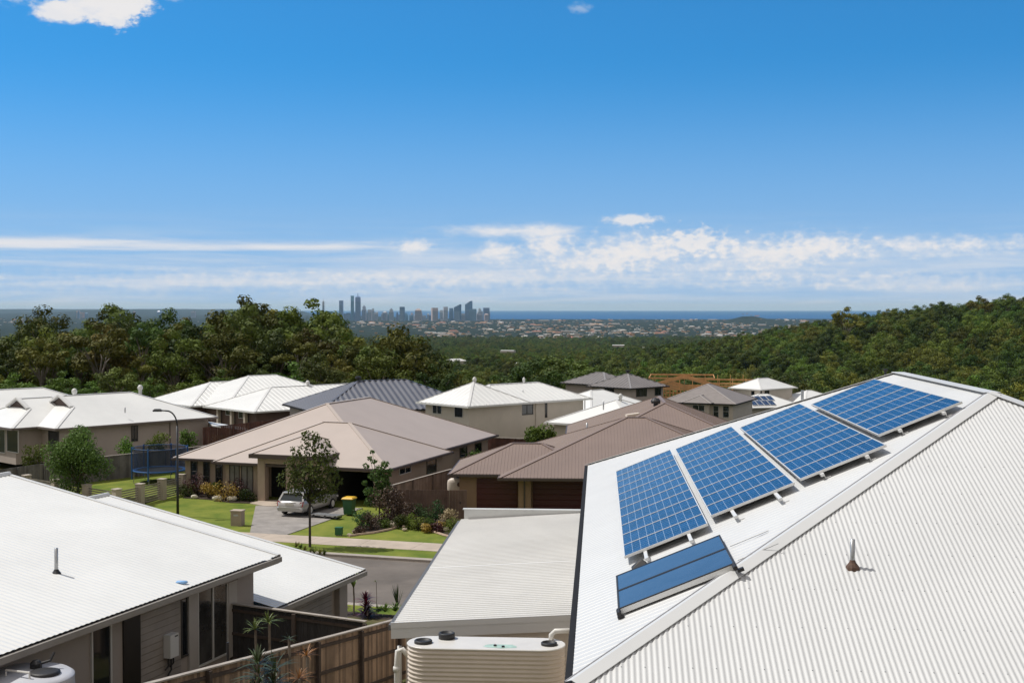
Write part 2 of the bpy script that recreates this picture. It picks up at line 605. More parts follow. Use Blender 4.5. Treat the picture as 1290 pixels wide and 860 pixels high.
def ring_band(mb, c, out_, z0, z1, mi=0):
    """a mitred band round the rectangle c (4 plan corners, ccw), `out_` wide outward"""
    cx = sum((Vector(p) for p in c), Vector()) / 4
    inn, outv = [], []
    n = 4
    for i in range(n):
        p, a, b = Vector(c[i]), Vector(c[i - 1]), Vector(c[(i + 1) % n])
        d1_, d2_ = (p - a).normalized(), (p - b).normalized()
        outv.append(p + (d1_ + d2_) * out_)
        inn.append(p - (d1_ + d2_) * 0.03)
    for i in range(n):
        j = (i + 1) % n
        q = [inn[i], inn[j], outv[j], outv[i]]
        zz = lambda p, z: Vector((p.x, p.y, z))
        mb.poly([zz(p, z1) for p in q], mi)
        mb.poly([zz(p, z0) for p in reversed(q)], mi)
        mb.poly([zz(outv[i], z0), zz(outv[i], z1), zz(outv[j], z1), zz(outv[j], z0)][::-1], mi)
        mb.poly([zz(inn[i], z0), zz(inn[i], z1), zz(inn[j], z1), zz(inn[j], z0)], mi)


class House:
    def __init__(s, name, loc, label, cat, roofm, wallm, gutm, capm=None, group=None, ribs=None, amp=0.008, shape='sin', soff=SOFF):
        s.t = thing(name, loc, label, cat, group)
        s.roof, s.gut, s.cap, s.wall, s.soff = MB(), MB(), MB(), MB(), MB()
        s.rm, s.wm, s.gm, s.cm, s.sm = roofm, wallm, gutm, capm or roofm, soff
        s.ribs, s.amp, s.shape = ribs, amp, shape
        s.n = 0

    def hip(s, o, L, W, z, h, tan=0.414, zg=0.0, inset=0.55, dutch=None, walls=True, ribs='x', gh=0.14):
        """hip-roofed block: front-left eave corner o, L along eu, W along ev"""
        u, v = fr(h)
        o = Vector((o[0], o[1], 0))
        k = s.n; s.n += 1
        z += k * 0.004
        hw = min(L, W) / 2
        rise = hw * tan
        Pt = lambda a, b, zz: o + u * a + v * b + UP * zz
        A, B, C, D_ = Pt(0, 0, z), Pt(L, 0, z), Pt(L, W, z), Pt(0, W, z)
        rb = s.ribs if ribs == 'x' else ribs
        kw = dict(pitch=rb, amp=s.amp, shape=s.shape)
        if L >= W:
            R1, R2 = Pt(hw, hw, z + rise), Pt(L - hw, hw, z + rise)
            if dutch:
                q = dutch
                R0 = Pt(q * hw, hw, z + rise)
                F0, B0 = Pt(q * hw, q * hw, z + q * rise), Pt(q * hw, W - q * hw, z + q * rise)
                rface(s.roof, [A, B, R2, R0, F0], **kw)
                rface(s.roof, [C, D_, B0, R0, R2], **kw)
                rface(s.roof, [D_, A, F0, B0], **kw)
                s.gable = (F0, B0, R0, u)
                caps = [(A, F0), (D_, B0), (R0, R2), (B, R2), (C, R2)]
            else:
                rface(s.roof, [A, B, R2, R1], **kw)
                rface(s.roof, [C, D_, R1, R2], **kw)
                rface(s.roof, [D_, A, R1], **kw)
                caps = [(A, R1), (D_, R1), (R1, R2), (B, R2), (C, R2)]
            rface(s.roof, [B, C, R2], **kw)
        else:
            R1, R2 = Pt(hw, hw, z + rise), Pt(hw, W - hw, z + rise)
            rface(s.roof, [A, B, R1], **kw)
            rface(s.roof, [B, C, R2, R1], **kw)
            rface(s.roof, [C, D_, R2], **kw)
            rface(s.roof, [D_, A, R1, R2], **kw)
            caps = [(A, R1), (B, R1), (R1, R2), (C, R2), (D_, R2)]
        for p, q in caps:
            if (p - q).length > 0.3:
                s.cap.bar(p + UP * 0.008, q + UP * 0.008, 0.24, 0.03)
        ring_band(s.gut, [A, B, C, D_], 0.11, z - gh - 0.02, z - 0.02)
        s.soff.poly([Pt(0.02, 0.02, z - 0.10), Pt(0.02, W - 0.02, z - 0.10), Pt(L - 0.02, W - 0.02, z - 0.10), Pt(L - 0.02, 0.02, z - 0.10)])
        if walls:
            i = inset + k * 0.004
            s.wall.box(Pt(i, i, zg), u * (L - 2 * i), v * (W - 2 * i), UP * (z - 0.11 - zg))
        return u, v

    def finish(s):
        s.wallo = s.wall.build('wall', s.wm, s.t) if s.wall.v else None
        s.roofo = s.roof.build('roof', s.rm, s.t)
        if s.cap.v:
            s.cap.build('ridge_cap', s.cm, s.roofo)
        if s.gut.v:
            s.gut.build('gutter', s.gm, s.roofo)
        if s.soff.v:
            s.soff.build('soffit', s.sm, s.roofo)
        return s.t

    def window(s, p, d, w, z0, z1, n=1, frame=FRAMEW, pane=None, name='window', rows=0, sill=True):
        """opening whose left-bottom corner seen from outside is p; d runs to the right along the wall"""
        pane = pane or rnd2.choice((GLASS, GLASS, GLASS2, GLASS3))
        d = Vector(d).normalized()
        out_ = Vector((d.y, -d.x, 0))
        p = Vector((p[0], p[1], z0))
        t, dep = 0.055, 0.07
        f = MB()
        H = z1 - z0
        f.box(p - out_ * 0.02, d * w, out_ * dep, UP * t)
        f.box(p - out_ * 0.02 + UP * (H - t), d * w, out_ * dep, UP * t)
        for k in range(n + 1):
            f.box(p - out_ * 0.02 + d * ((w - t) * k / n) + UP * t, d * t, out_ * dep, UP * (H - 2 * t))
        for k in range(rows):
            zz = t + (H - 2 * t) * (k + 1) / (rows + 1)
            for q in range(n):
                f.box(p - out_ * 0.018 + d * ((w - t) * q / n + t) + UP * zz, d * ((w - t) / n - t), out_ * (dep - 0.01), UP * 0.045)
        wo = f.build(name, frame, s.t)
        g = MB()
        g.box(p + out_ * 0.004 + d * t * 0.5 + UP * t * 0.5, d * (w - t), out_ * 0.012, UP * (H - t))
        g.build('pane', pane, wo)
        return wo

    def pipe(s, p, z0, z1, m, r=0.045):
        mb = MB().tube([(p[0], p[1], z0), (p[0], p[1], z1)], r, 8)
        return mb.build('downpipe', m, s.t)


def vent_pipe(parent, p, h, r=0.045, m=GALV, flash=RUST, size=0.3):
    mb = MB().tube([Vector(p) - UP * 0.1, Vector(p) + UP * h], r, 10)
    o = mb.build('vent_pipe', m, parent, True)
    if flash:
        MB().lathe(Vector(p) - UP * 0.06, [(size * 0.6, -0.03), (size * 0.5, 0.06), (r * 1.5, 0.12), (r * 1.05, 0.16)], 10).build('flashing', flash, o)
    return o


# ---- the near house with the solar panels (heading 3.93)
HA = math.degrees(math.atan(110 / FPX))
au, av = fr(HA)
W_A = 7.65
ZE = EYE - 0.621 * W_A
UE = -0.044 * W_A
TA = 0.414


def ap(u, v, lift=0.0):
    """point on the panelled slope: u metres in from the left eave, v along the house"""
    n = (au + UP * TA).cross(av).normalized()
    return au * (UE + u) + av * v + UP * (ZE + TA * u) + n * lift


def near_house():
    t = thing('solar_house', au * 8 + av * 27 + UP * 2.0, 'large white corrugated hip roof with four solar arrays at the right', 'house')
    v0, v1, r0, r1 = 16.0, 38.5, 24.2, 31.75
    rz = ZE + TA * W_A
    P = lambda u, v, z: au * (UE + u) + av * v + UP * z
    A, B, C, Dd = P(0, v0, ZE), P(2 * W_A, v0, ZE), P(2 * W_A, v1, ZE), P(0, v1, ZE)
    P1, P2 = P(W_A, r0, rz), P(W_A, r1, rz)
    roof = MB()
    rface(roof, [Dd, A, P1, P2], 0.19, 0.003, 'rib')
    rface(roof, [A, B, P1], 0.076, 0.0066, 'sin')
    rface(roof, [B, C, P2, P1], 0.098, 0.0095, 'sin')
    rface(roof, [C, Dd, P2], 0.098, 0.0095, 'sin')
    # rows of screw heads on the near hip face
    dv = (P1 - (A + B) / 2).normalized()
    nB_ = au.cross(dv); nB_ = nB_ if nB_.z > 0 else -nB_
    slope = (P1 - (A + B) / 2).length
    for row in np.arange(0.35, slope - 0.3, 0.92):
        f = row / slope
        uc = W_A * f
        for k in range(int((uc + 0.1) / 0.304) + 1, int((2 * W_A - uc - 0.1) / 0.304)):
            uu = (4 * k + 0.25) * 0.076
            c = A + au * uu + dv * row + nB_ * 0.0066
            roof.rings([[c + (au * cos(a) + dv * sin(a)) * 0.008 + nB_ * z for a in (0, 1.57, 3.14, 4.71)] for z in (-0.004, 0.006)], 1)
    ro = roof.build('roof', [WHITEA, GALV], t)
    nA = (au + UP * TA).cross(av).normalized()
    nB = au.cross(P(0, r0, rz) - P(0, v0, ZE)).normalized()
    if nB.z < 0:
        nB = -nB
    for (p, q, na, nb) in ((A, P1, nA, nB),):
        d = (q - p).normalized()
        ta = (nA.cross(d)).normalized(); ta = ta if ta.dot(au) < 0 else -ta
        tb = (nB.cross(d)).normalized(); tb = tb if tb.dot(au) > 0 else -tb
        cap = MB()
        up = (nA + nB).normalized()
        m0, m1 = p + up * 0.045, q + up * 0.045
        a0, a1 = p + ta * 0.13 + nA * 0.028, q + ta * 0.13 + nA * 0.028
        b0, b1 = p + tb * 0.17 + nB * 0.030, q + tb * 0.17 + nB * 0.030
        cap.poly([a0, m0, m1, a1]); cap.poly([m0, b0, b1, m1])
        cap.poly([a0 - nA * 0.03, a0, a1, a1 - nA * 0.03]); cap.poly([b0, b0 - nB * 0.012, b1 - nB * 0.012, b1])
        cap.build('hip_cap', WHITEA, ro)
        MB().tube([a0 - nA * 0.002, a1 - nA * 0.002], 0.016, 6).build('cap_edge', mat('cap_edge_grey', (0.25, 0.25, 0.27), 0.6), ro)  # thin darker grey tube along the left edge of the cap
    oth = MB()
    for p, q in ((P1, P2), (Dd, P2), (B, P1), (C, P2)):
        oth.bar(p + UP * 0.012, q + UP * 0.012, 0.30, 0.012)
    oth.build('ridge_cap', WHITEA, ro)
    g = MB()
    ring_band(g, [A, B, C, Dd], 0.10, ZE - 0.19, ZE - 0.035)
    go = g.build('gutter', GUTD, ro)
    sf = MB().poly([P(0.02, v0 + 0.02, ZE - 0.12), P(0.02, v1, ZE - 0.12), P(2 * W_A, v1, ZE - 0.12), P(2 * W_A, v0, ZE - 0.12)])
    sf.build('soffit', SOFF, ro)
    w = MB().box(P(0.6, v0 + 0.6, 0), au * (2 * W_A - 1.2), av * (v1 - v0 - 1.2), UP * (ZE - 0.13))
    w.build('wall', PALEW, t)
    vent_pipe(t, (4.93, 18.30, 8.76), 0.40, 0.035, GALV, RUST, 0.2)
    # small roof ventilator at the far end of the ridge
    c = P(W_A - 0.25, 31.95, rz - 0.12)
    MB().tube([c, c + UP * 0.14], 0.03, 8).tube([c + UP * 0.14, c + UP * 0.20], 0.05, 8).build('roof_vent', BLACKP, t)
    c = ap(5.7, 34.0)
    MB().tube([c - UP * 0.1, c + UP * 0.22], 0.04, 8).build('vent_pipe', GALV, t)
    # downpipe at the near garage corner
    p0 = au * (UE - 0.05) + av * 24.4
    mb = MB().tube([p0 + UP * (ZE - 0.2), p0 + UP * (ZE - 0.5) + au * 0.02, p0 + UP * 2.5], 0.05, 10)
    mb.build('downpipe', PIPEW, t, True)


near_house()


def cell_material():
    m = bpy.data.materials.new('solar_cells')
    m.use_nodes = True
    nt = m.node_tree
    N, Lk = nt.nodes, nt.links
    b = N['Principled BSDF']
    uv = N.new('ShaderNodeUVMap')
    sep = N.new('ShaderNodeSeparateXYZ')
    Lk.new(uv.outputs['UV'], sep.inputs[0])

    def M(op, a, c=None, d=None):
        n_ = N.new('ShaderNodeMath'); n_.operation = op
        for i, x in enumerate((a, c, d)):
            if x is None:
                continue
            if isinstance(x, (int, float)):
                n_.inputs[i].default_value = x
            else:
                Lk.new(x, n_.inputs[i])
        return n_.outputs[0]
    fu = M('ABSOLUTE', M('SUBTRACT', M('FRACT', sep.outputs['X']), 0.5))
    fv = M('ABSOLUTE', M('SUBTRACT', M('FRACT', sep.outputs['Y']), 0.5))
    edge = M('GREATER_THAN', M('MAXIMUM', fu, fv), 0.483)
    dia = M('GREATER_THAN', M('ADD', fu, fv), 0.90)
    line = M('MAXIMUM', edge, dia)
    fl = N.new('ShaderNodeVectorMath'); fl.operation = 'FLOOR'
    Lk.new(uv.outputs['UV'], fl.inputs[0])
    geo = N.new('ShaderNodeObjectInfo')
    ad = N.new('ShaderNodeVectorMath'); ad.operation = 'ADD'
    Lk.new(fl.outputs[0], ad.inputs[0]); Lk.new(geo.outputs['Location'], ad.inputs[1])
    wn = N.new('ShaderNodeTexWhiteNoise')
    Lk.new(fl.outputs[0], wn.inputs['Vector'])
    r = N.new('ShaderNodeValToRGB')
    e = r.color_ramp.elements
    e[0].color = (0.003, 0.018, 0.062, 1); e[1].color = (0.005, 0.040, 0.135, 1)
    Lk.new(wn.outputs['Value'], r.inputs['Fac'])
    x = N.new('ShaderNodeMix'); x.data_type = 'RGBA'
    Lk.new(line, x.inputs['Factor'])
    Lk.new(r.outputs['Color'], x.inputs[6])
    x.inputs[7].default_value = (0.40, 0.48, 0.57, 1)
    Lk.new(x.outputs[2], b.inputs['Base Color'])
    b.inputs['Roughness'].default_value = 0.12
    b.inputs['Specular IOR Level'].default_value = 0.3
    return m


CELLS = cell_material()


def quad_uv(name, pts, m, uvs, parent):
    mb = MB().poly(pts)
    o = mb.build(name, m, parent)
    l = o.data.uv_layers.new(name='UVMap')
    for i, c in enumerate(uvs):
        l.data[i].uv = c
    return o


def solar_array(u0, u1, v0, v1, n, label, off):
    lift = 0.17
    base = ap(u0, v0)
    t = thing('solar_array', base, label, 'solar panels', 'solar panel arrays on the near white roof')
    dv = (v1 - v0) / n
    nrm = (au + UP * TA).cross(av).normalized()
    for k in range(n):
        a, b = v0 + k * dv + 0.006, v0 + (k + 1) * dv - 0.006
        f = MB()
        fw = 0.017
        q = [ap(u0, a, lift), ap(u1, a, lift), ap(u1, b, lift), ap(u0, b, lift)]
        su = (q[1] - q[0]).normalized(); sv = (q[3] - q[0]).normalized()
        LL, BB = (q[1] - q[0]).length, (q[3] - q[0]).length
        dn = nrm * -0.045
        f.box(q[0], su * LL, sv * fw, dn)
        f.box(q[3] - sv * fw, su * LL, sv * fw, dn)
        f.box(q[0] + sv * fw, su * fw, sv * (BB - 2 * fw), dn)
        f.box(q[1] + sv * fw - su * fw, su * fw, sv * (BB - 2 * fw), dn)
        f.poly([p + nrm * -0.040 for p in reversed(q)])
        p = f.build('solar_panel', ALU, t)
        ins = 0.016
        c = [q[0] + su * ins + sv * ins - nrm * 0.006, q[1] - su * ins + sv * ins - nrm * 0.006,
             q[2] - su * ins - sv * ins - nrm * 0.006, q[3] + su * ins - sv * ins - nrm * 0.006]
        o_ = off + 13 * k
        quad_uv('cell_sheet', c, CELLS, [(o_, o_), (o_ + 10, o_), (o_ + 10, o_ + 6), (o_, o_ + 6)], p)
    for fct in (0.22, 0.74):
        uu = u0 + (u1 - u0) * fct
        r = MB()
        ext = 0.62 if n > 9 else 0.10
        r.box(ap(uu, v0 - ext, 0.075), (ap(uu + 0.055, v0 - ext, 0.075) - ap(uu, v0 - ext, 0.075)), av * (v1 - v0 + ext + 0.2), nrm * 0.048)
        for vv in np.arange(v0 - ext + 0.08, v1 + 0.1, 1.25):
            r.box(ap(uu + 0.06, vv, 0.01), au * 0.09 + UP * 0.037, av * 0.05, nrm * 0.012)
            r.box(ap(uu + 0.055, vv, 0.01), au * 0.012, av * 0.05, nrm * 0.11)
        r.build('mounting_rail', ALU, t)


solar_array(0.83, 2.25, 21.75, 33.10, 11, 'leftmost solar array above the black collector, eleven panels long', 0)
solar_array(2.35, 3.79, 22.30, 32.80, 10, 'second solar array from the left, its rails sticking out', 1000)
solar_array(3.90, 5.38, 22.42, 31.95, 9, 'third solar array from the left, between two others', 2000)
solar_array(5.50, 7.00, 23.62, 31.00, 7, 'shortest solar array, highest up beside the roof ridge', 3000)


def collector():
    nrm = (au + UP * TA).cross(av).normalized()
    t = thing('solar_water_heater', ap(0.65, 18.3), 'dark blue flat solar water collector with two glazed panels on the white roof', 'water heater')
    for k, (a, b) in enumerate(((18.40, 19.56), (19.57, 20.70))):
        q0 = ap(0.66, a, 0.035)
        su = (ap(1, a) - ap(0, a)).normalized()
        L_ = 1.82
        f = MB()
        f.box(q0, su * L_, av * (b - a), nrm * 0.075)
        c = f.build('collector', ALU, t)
        gl = MB().box(q0 + su * 0.03 + av * 0.035 + nrm * 0.0755, su * (L_ - 0.06), av * (b - a - 0.07), nrm * 0.008)
        gl.build('glazing', mat('collector_glass', (0.055, 0.090, 0.155), 0.16, 0.15, 2, spec=0.5), c)
        e = MB()
        top = q0 + nrm * 0.076
        for o_, x, y in ((top, su * L_, av * 0.034), (top + av * (b - a - 0.034), su * L_, av * 0.034), (top + av * 0.035, su * 0.028, av * (b - a - 0.07)), (top + av * 0.035 + su * (L_ - 0.028), su * 0.028, av * (b - a - 0.07))):
            e.box(o_, x, y, nrm * 0.014)
        e.build('rim', BLACKP, c)
    for uu in (0.0, 1.80):
        p = MB()
        p.tube([ap(0.66 + uu * 0.92, 18.25, 0.08), ap(0.66 + uu * 0.92, 18.42, 0.10)], 0.035, 8)
        p.box(ap(0.62 + uu * 0.95, 18.27, 0.0), au * 0.09 + UP * 0.037, av * 0.09, nrm * 0.045)
        p.build('pipe_elbow', BLACKP, t)
    p = MB()
    c0 = ap(1.0, 21.2, 0.0)
    p.rings([[c0 - au * 0.12 - av * 0.1, c0 + au * 0.16 - av * 0.1 + UP * 0.06, c0 + au * 0.16 + av * 0.12 + UP * 0.06, c0 - au * 0.12 + av * 0.12],
             [c0 + UP * 0.13, c0 + au * 0.06 + UP * 0.15, c0 + au * 0.06 + av * 0.03 + UP * 0.15, c0 + av * 0.03 + UP * 0.13]])
    p.build('pipe_flashing', BLACKP, t)
    for a in (18.9, 20.0):
        MB().tube([ap(2.4, a, 0.03), ap(3.0, a + 0.05, 0.03)], 0.006, 5).build('strap', GALV, t)


collector()


# ---- low garage wing beside the near house
def garage():
    t = thing('garage', au * -2.5 + av * 34 + UP * 1.5, 'low white ribbed garage roof with parapet beside the big solar house', 'garage')
    u0, u1, v0, v1 = -4.52, 0.28, 27.62, 41.35
    z0, z1 = 5.55, 5.85
    P = lambda u, v, z: au * u + av * v + UP * z
    r = MB()
    mid = 33.6
    rface(r, [P(u0, v0, z0), P(u1, v0, z1), P(u1, mid, z1), P(u0, mid, z0)], 0.19, 0.011, 'rib')
    rface(r, [P(u0, mid - 0.08, z0 + 0.012), P(u1, mid - 0.08, z1 + 0.012), P(u1, v1, z1 + 0.012), P(u0, v1, z0 + 0.012)], 0.19, 0.011, 'rib')
    ro = r.build('roof', WHITE2, t)
    g = MB()
    g.box(P(u0 - 0.11, v0 - 0.02, z0 - 0.15), au * 0.10, av * (v1 - v0 + 0.04), UP * 0.12)
    g.build('gutter', mat('grey_gutter', (0.12, 0.115, 0.11), 0.5), ro)
    f = MB()
    # near barge board follows the fall of the roof
    f.rings([[P(u0 - 0.05, v0 - 0.05, z0 - 0.33), P(u1, v0 - 0.05, z1 - 0.33), P(u1, v0 - 0.012, z1 - 0.33), P(u0 - 0.05, v0 - 0.012, z0 - 0.33)],
             [P(u0 - 0.05, v0 - 0.05, z0 + 0.025), P(u1, v0 - 0.05, z1 + 0.025), P(u1, v0 - 0.012, z1 + 0.025), P(u0 - 0.05, v0 - 0.012, z0 + 0.025)]])
    f.box(P(u0 - 0.05, v0 - 0.052, z0 - 0.10), au * (u1 - u0) + UP * (z1 - z0), av * -0.018, UP * 0.13)
    f.build('barge_board', WHITE2, ro)
    p = MB()
    p.box(P(u0 + 0.1, v1, z0 - 0.4), au * (u1 - u0), av * 0.14, UP * 0.74)
    p.box(P(u0 + 0.06, v1 - 0.04, z0 + 0.34), au * (u1 - u0 + 0.05), av * 0.22, UP * 0.03)
    p.build('parapet', GUTW, t)
    w = MB().box(P(u0 + 0.25, v0 + 0.15, 0), au * (u1 - u0 - 0.3), av * (v1 - v0 - 0.17), UP * (z0 - 0.06))
    w.build('wall', PALEW, t)
    d = MB().tube([P(u0 + 0.13, v0 + 0.02, z0 - 0.5), P(u0 + 0.13, v0 - 0.0, z0 - 0.7), P(u0 + 0.14, v0 - 0.0, 3.2)], 0.05, 8)
    d.build('downpipe', PIPEW, t, True)
    # ends of the near street wall of the garage
    return t


garage()


def rain_tank():
    u0, u1, v0, v1, zt, zb = -3.93, -0.68, 25.28, 26.24, 5.65, 3.35
    P = lambda u, v, z: au * u + av * v + UP * z
    t = thing('rainwater_tank', P((u0 + u1) / 2, (v0 + v1) / 2, zb), 'cream corrugated slimline rainwater tank with three black lids', 'water tank')

    def outline(off, z):
        r = (v1 - v0) / 2 + off
        cv = (v0 + v1) / 2
        pts = []
        for k in range(13):
            a = -pi / 2 + pi * k / 12
            pts.append(P(u1 - (v1 - v0) / 2 + r * cos(a), cv + r * sin(a), z))
        for k in range(13):
            a = pi / 2 + pi * k / 12
            pts.append(P(u0 + (v1 - v0) / 2 + r * cos(a), cv + r * sin(a), z))
        return pts
    rings, z = [], zb
    n = 0
    steps = int((zt - 0.03 - zb) / 0.011)
    for k in range(steps + 1):
        z = zb + (zt - 0.03 - zb) * k / steps
        rings.append(outline(0.011 * sin((zt - z) / 0.088 * 2 * pi) - 0.012, z))
    MB().rings(rings, cap=False).build('body', TANK, t, True)
    lid = MB().rings([outline(0.004, zt - 0.03), outline(0.006, zt - 0.012), outline(-0.006, zt)], 0)
    lo = lid.build('lid', mat('tank_lid_steel', (0.66, 0.64, 0.61), 0.4, 0.08, 2.0), t)
    for (u, v, r, h) in ((u0 + 0.34, 25.68, 0.185, 0.05), (u0 + 0.78, 26.06, 0.17, 0.11), (u1 - 0.33, 25.70, 0.165, 0.045)):
        c = P(u, v, zt)
        mb = MB().lathe(c, [(r, 0.0), (r, h), (r * 0.93, h + 0.012), (r * 0.80, h + 0.012), (r * 0.74, h - 0.018), (0.01, h - 0.02)], 24)
        mb.build('hatch', BLACKP, lo, True)
    st = MB()
    g = random.Random(4)
    st.poly([P(-1.98 + 0.36 * cos(a) * g.uniform(.8, 1.1), 25.52 + 0.16 * sin(a) * g.uniform(.8, 1.1), zt + 0.003) for a in np.linspace(0, 2 * pi, 22)[:-1]])
    st.build('stain', mat('pale_green_film', (0.42, 0.58, 0.50), 0.4, 0.35, 6), lo)
    for (u, v) in ((-2.10, 25.53), (-1.93, 25.45)):
        MB().lathe(P(u, v, zt + 0.002), [(0.035, 0), (0.03, 0.03)], 8).build('plug', BLACKP, lo)
    pp = MB()
    pp.tube([P(u0 + 0.02, 25.75, zt - 0.30), P(u0 - 0.10, 25.75, zt - 0.16), P(u0 - 0.20, 25.75, zt - 0.20), P(u0 - 0.22, 25.75, zt - 0.5), P(u0 - 0.22, 25.75, 3.4)], 0.055, 8)
    pp.tube([P(u0 - 0.22, 25.75, zt - 0.62), P(u0 - 0.22, 25.75, zt - 0.52)], 0.075, 8)
    pp.build('inlet_pipe', PIPEW, t, True)
    pp = MB()
    pp.tube([P(u1 - 0.30, 26.1, zt - 0.02), P(u1 - 0.30, 26.1, zt + 0.10), P(u1 - 0.22, 26.1, zt + 0.18), P(u1 + 0.2, 26.1, zt + 0.2)], 0.055, 8)
    pp.build('feed_pipe', PIPEW, t, True)
    sl = MB().box(P(u0 - 0.3, v0 - 0.15, 2.4), au * (u1 - u0 + 0.6), av * 1.3, UP * 0.945)
    so = sl.build('tank_slab', KERB)
    tag(so, 'concrete slab under the cream slimline rainwater tank', 'slab', kind='structure')


rain_tank()


# ------------------------------------------------------------------ helpers for openings placed on a wall
def on_wall(px, Wp, d):
    """plan point of the wall line (Wp, d) seen at photo column px"""
    r = (px - 645) / FPX
    # (Wp + d*t).x = r * (Wp + d*t).y
    t = (r * Wp.y - Wp.x) / (d.x - r * d.y)
    return Wp + d * t


def face_of(o, L, W, h, side, inset=0.55):
    u, v = fr(h)
    o = Vector((o[0], o[1], 0))
    if side == 'front':
        return o + v * inset, u
    if side == 'left':
        return o + u * inset + v * W, -v
    return o + u * (L - inset), v


def win_px(H, face, px0, px1, y0, y1, **kw):
    Wp, d = face
    a, b = on_wall(px0, Wp, d), on_wall(px1, Wp, d)
    Y = (a.y + b.y) / 2
    return H.window(a, d, (b - a).length, EYE - (y1 - 388) / FPX * Y, EYE - (y0 - 388) / FPX * Y, **kw)


# ------------------------------------------------------------------ white gabled house at the near left
HG = 19.8
gu, gv = fr(HG)


def gp(u, v, z=0.0):
    return gu * u + gv * v + UP * z


def neighbour():
    t = thing('gabled_house', gp(-26, 26, 2.5), 'long white corrugated gabled house with shaded weatherboard side wall at the lower left', 'house')
    v0, v1, ue, ur, ze, zr = 13.0, 33.8, -19.7, -29.85, 5.0, 7.0
    r = MB()
    rface(r, [gp(ue, v0, ze), gp(ue, v1, ze), gp(ur, v1, zr), gp(ur, v0, zr)], 0.19, 0.0075, 'sin')
    rface(r, [gp(2 * ur - ue, v0, ze), gp(2 * ur - ue, v1, ze), gp(ur, v1, zr), gp(ur, v0, zr)], 0.19, 0.0075, 'sin')
    b0, b1, be, br, bz, bq = 33.32, 39.3, -19.55, -30.15, 3.5, 5.54
    rface(r, [gp(be, b0, bz), gp(be, b1, bz), gp(br, b1, bq), gp(br, b0, bq)], 0.19, 0.0075, 'sin')
    rface(r, [gp(2 * br - be, b0, bz), gp(2 * br - be, b1, bz), gp(br, b1, bq), gp(br, b0, bq)], 0.19, 0.0075, 'sin')
    ro = r.build('roof', WHITE, t)
    c = MB()
    c.tube([gp(ur, v0, zr + 0.02), gp(ur, v1, zr + 0.02)], 0.09, 6)
    c.tube([gp(br, b0 + 0.5, bq + 0.02), gp(br, b1, bq + 0.02)], 0.09, 6)
    # barge caps along the far slopes
    for (p, q) in ((gp(ue, v1 - 0.03, ze + 0.012), gp(ur, v1 - 0.03, zr + 0.012)), (gp(be, b1 - 0.03, bz + 0.012), gp(br, b1 - 0.03, bq + 0.012))):
        c.bar(p, q, 0.16, 0.014)
        c.bar(p + gv * 0.09 - UP * 0.11, q + gv * 0.09 - UP * 0.11, 0.02, 0.2)
    c.build('ridge_cap', WHITE2, ro)
    g = MB()
    GU = mat('fawn_gutter', (0.27, 0.25, 0.225), 0.5, 0.1, 1.5)
    for (a, b, e, z) in ((v0, v1, ue, ze), (b0, b1, be, bz)):
        g.box(gp(e + 0.0, a, z - 0.20), gu * 0.10, gv * (b - a), UP * 0.15)
        g.box(gp(e - 0.05, a, z - 0.25), gu * 0.045, gv * (b - a), UP * 0.19)
    g.build('gutter', GU, ro)
    s = MB()
    s.poly([gp(ue, v0, ze - 0.2), gp(2 * ur - ue, v0, ze - 0.2), gp(2 * ur - ue, v1, ze - 0.2), gp(ue, v1, ze - 0.2)][::-1])
    s.poly([gp(be, b0, bz - 0.2), gp(2 * br - be, b0, bz - 0.2), gp(2 * br - be, b1, bz - 0.2), gp(be, b1, bz - 0.2)][::-1])
    s.build('soffit', SOFF, ro)
    w = MB()
    uw = ue - 0.6
    w.box(gp(2 * ur - uw, v0 + 0.5, 0.5), gu * (2 * (uw - ur)), gv * (v1 - v0 - 1.0), UP * (ze - 0.21 - 0.5))
    # gable triangle at the far end
    for vv in (v1 - 0.5, v0 + 0.5):
        w.rings([[gp(uw, vv - 0.1, ze - 0.21), gp(uw, vv, ze - 0.21), gp(2 * ur - uw, vv, ze - 0.21), gp(2 * ur - uw, vv - 0.1, ze - 0.21)],
                 [gp(ur + 0.1, vv - 0.1, zr - 0.12), gp(ur + 0.1, vv, zr - 0.12), gp(ur - 0.1, vv, zr - 0.12), gp(ur - 0.1, vv - 0.1, zr - 0.12)]])
    WALLG = mat('grey_brown_render', (0.34, 0.30, 0.27), 0.85, 0.1, 0.6, 0.1)
    wo = w.build('wall', WALLG, t)
    w2 = MB()
    w2.box(gp(-28, 33.34, 0.2), gu * (28 - 20.12), gv * (38.7 - 33.34), UP * (bz - 0.21 - 0.2))
    w2.box(gp(-20.25, 38.15, 0.2), gu * 0.33, gv * 0.57, UP * (bz - 0.24 - 0.2))
    w2.build('porch_wall', WALLG, t)
    MB().box(gp(-20.11, 33.9, 0.8), gu * 0.02, gv * 4.0, UP * 2.42).build('cladding', BOARDW, t)
    # cladding panel on the side wall
    uo = uw
    face = (gp(uo + 0.0, 0), gv)
    H = type('o', (), {})()
    H.t = t
    H.window = lambda *a, **k: House.window(H, *a, **k)
    vpx = lambda px: on_wall(px, gp(uo, 0), gv)
    a, b = vpx(173), vpx(224)
    MB().box(a + UP * 2.2, b - a, gu * 0.03, UP * (ze - 0.24 - 2.2)).build('cladding', BOARDW, t)
    a, b = vpx(151), vpx(172)
    MB().box(a + UP * 2.45, b - a, gu * 0.05, UP * 2.3).build('door', mat('dark_brown_door', (0.02, 0.017, 0.016), 0.4), t)

    def dw(p0, p1, z0, z1, **k):
        a_, b_ = vpx(p0), vpx(p1)
        o_ = House.window(H, a_, gv, (b_ - a_).length, z0, z1, **k)
        return o_
    dw(110, 136, 2.45, 4.72, n=1, name='sliding_door', frame=FRAMEW)
    dw(224, 235, 2.9, 4.72, n=1, frame=FRAMED)
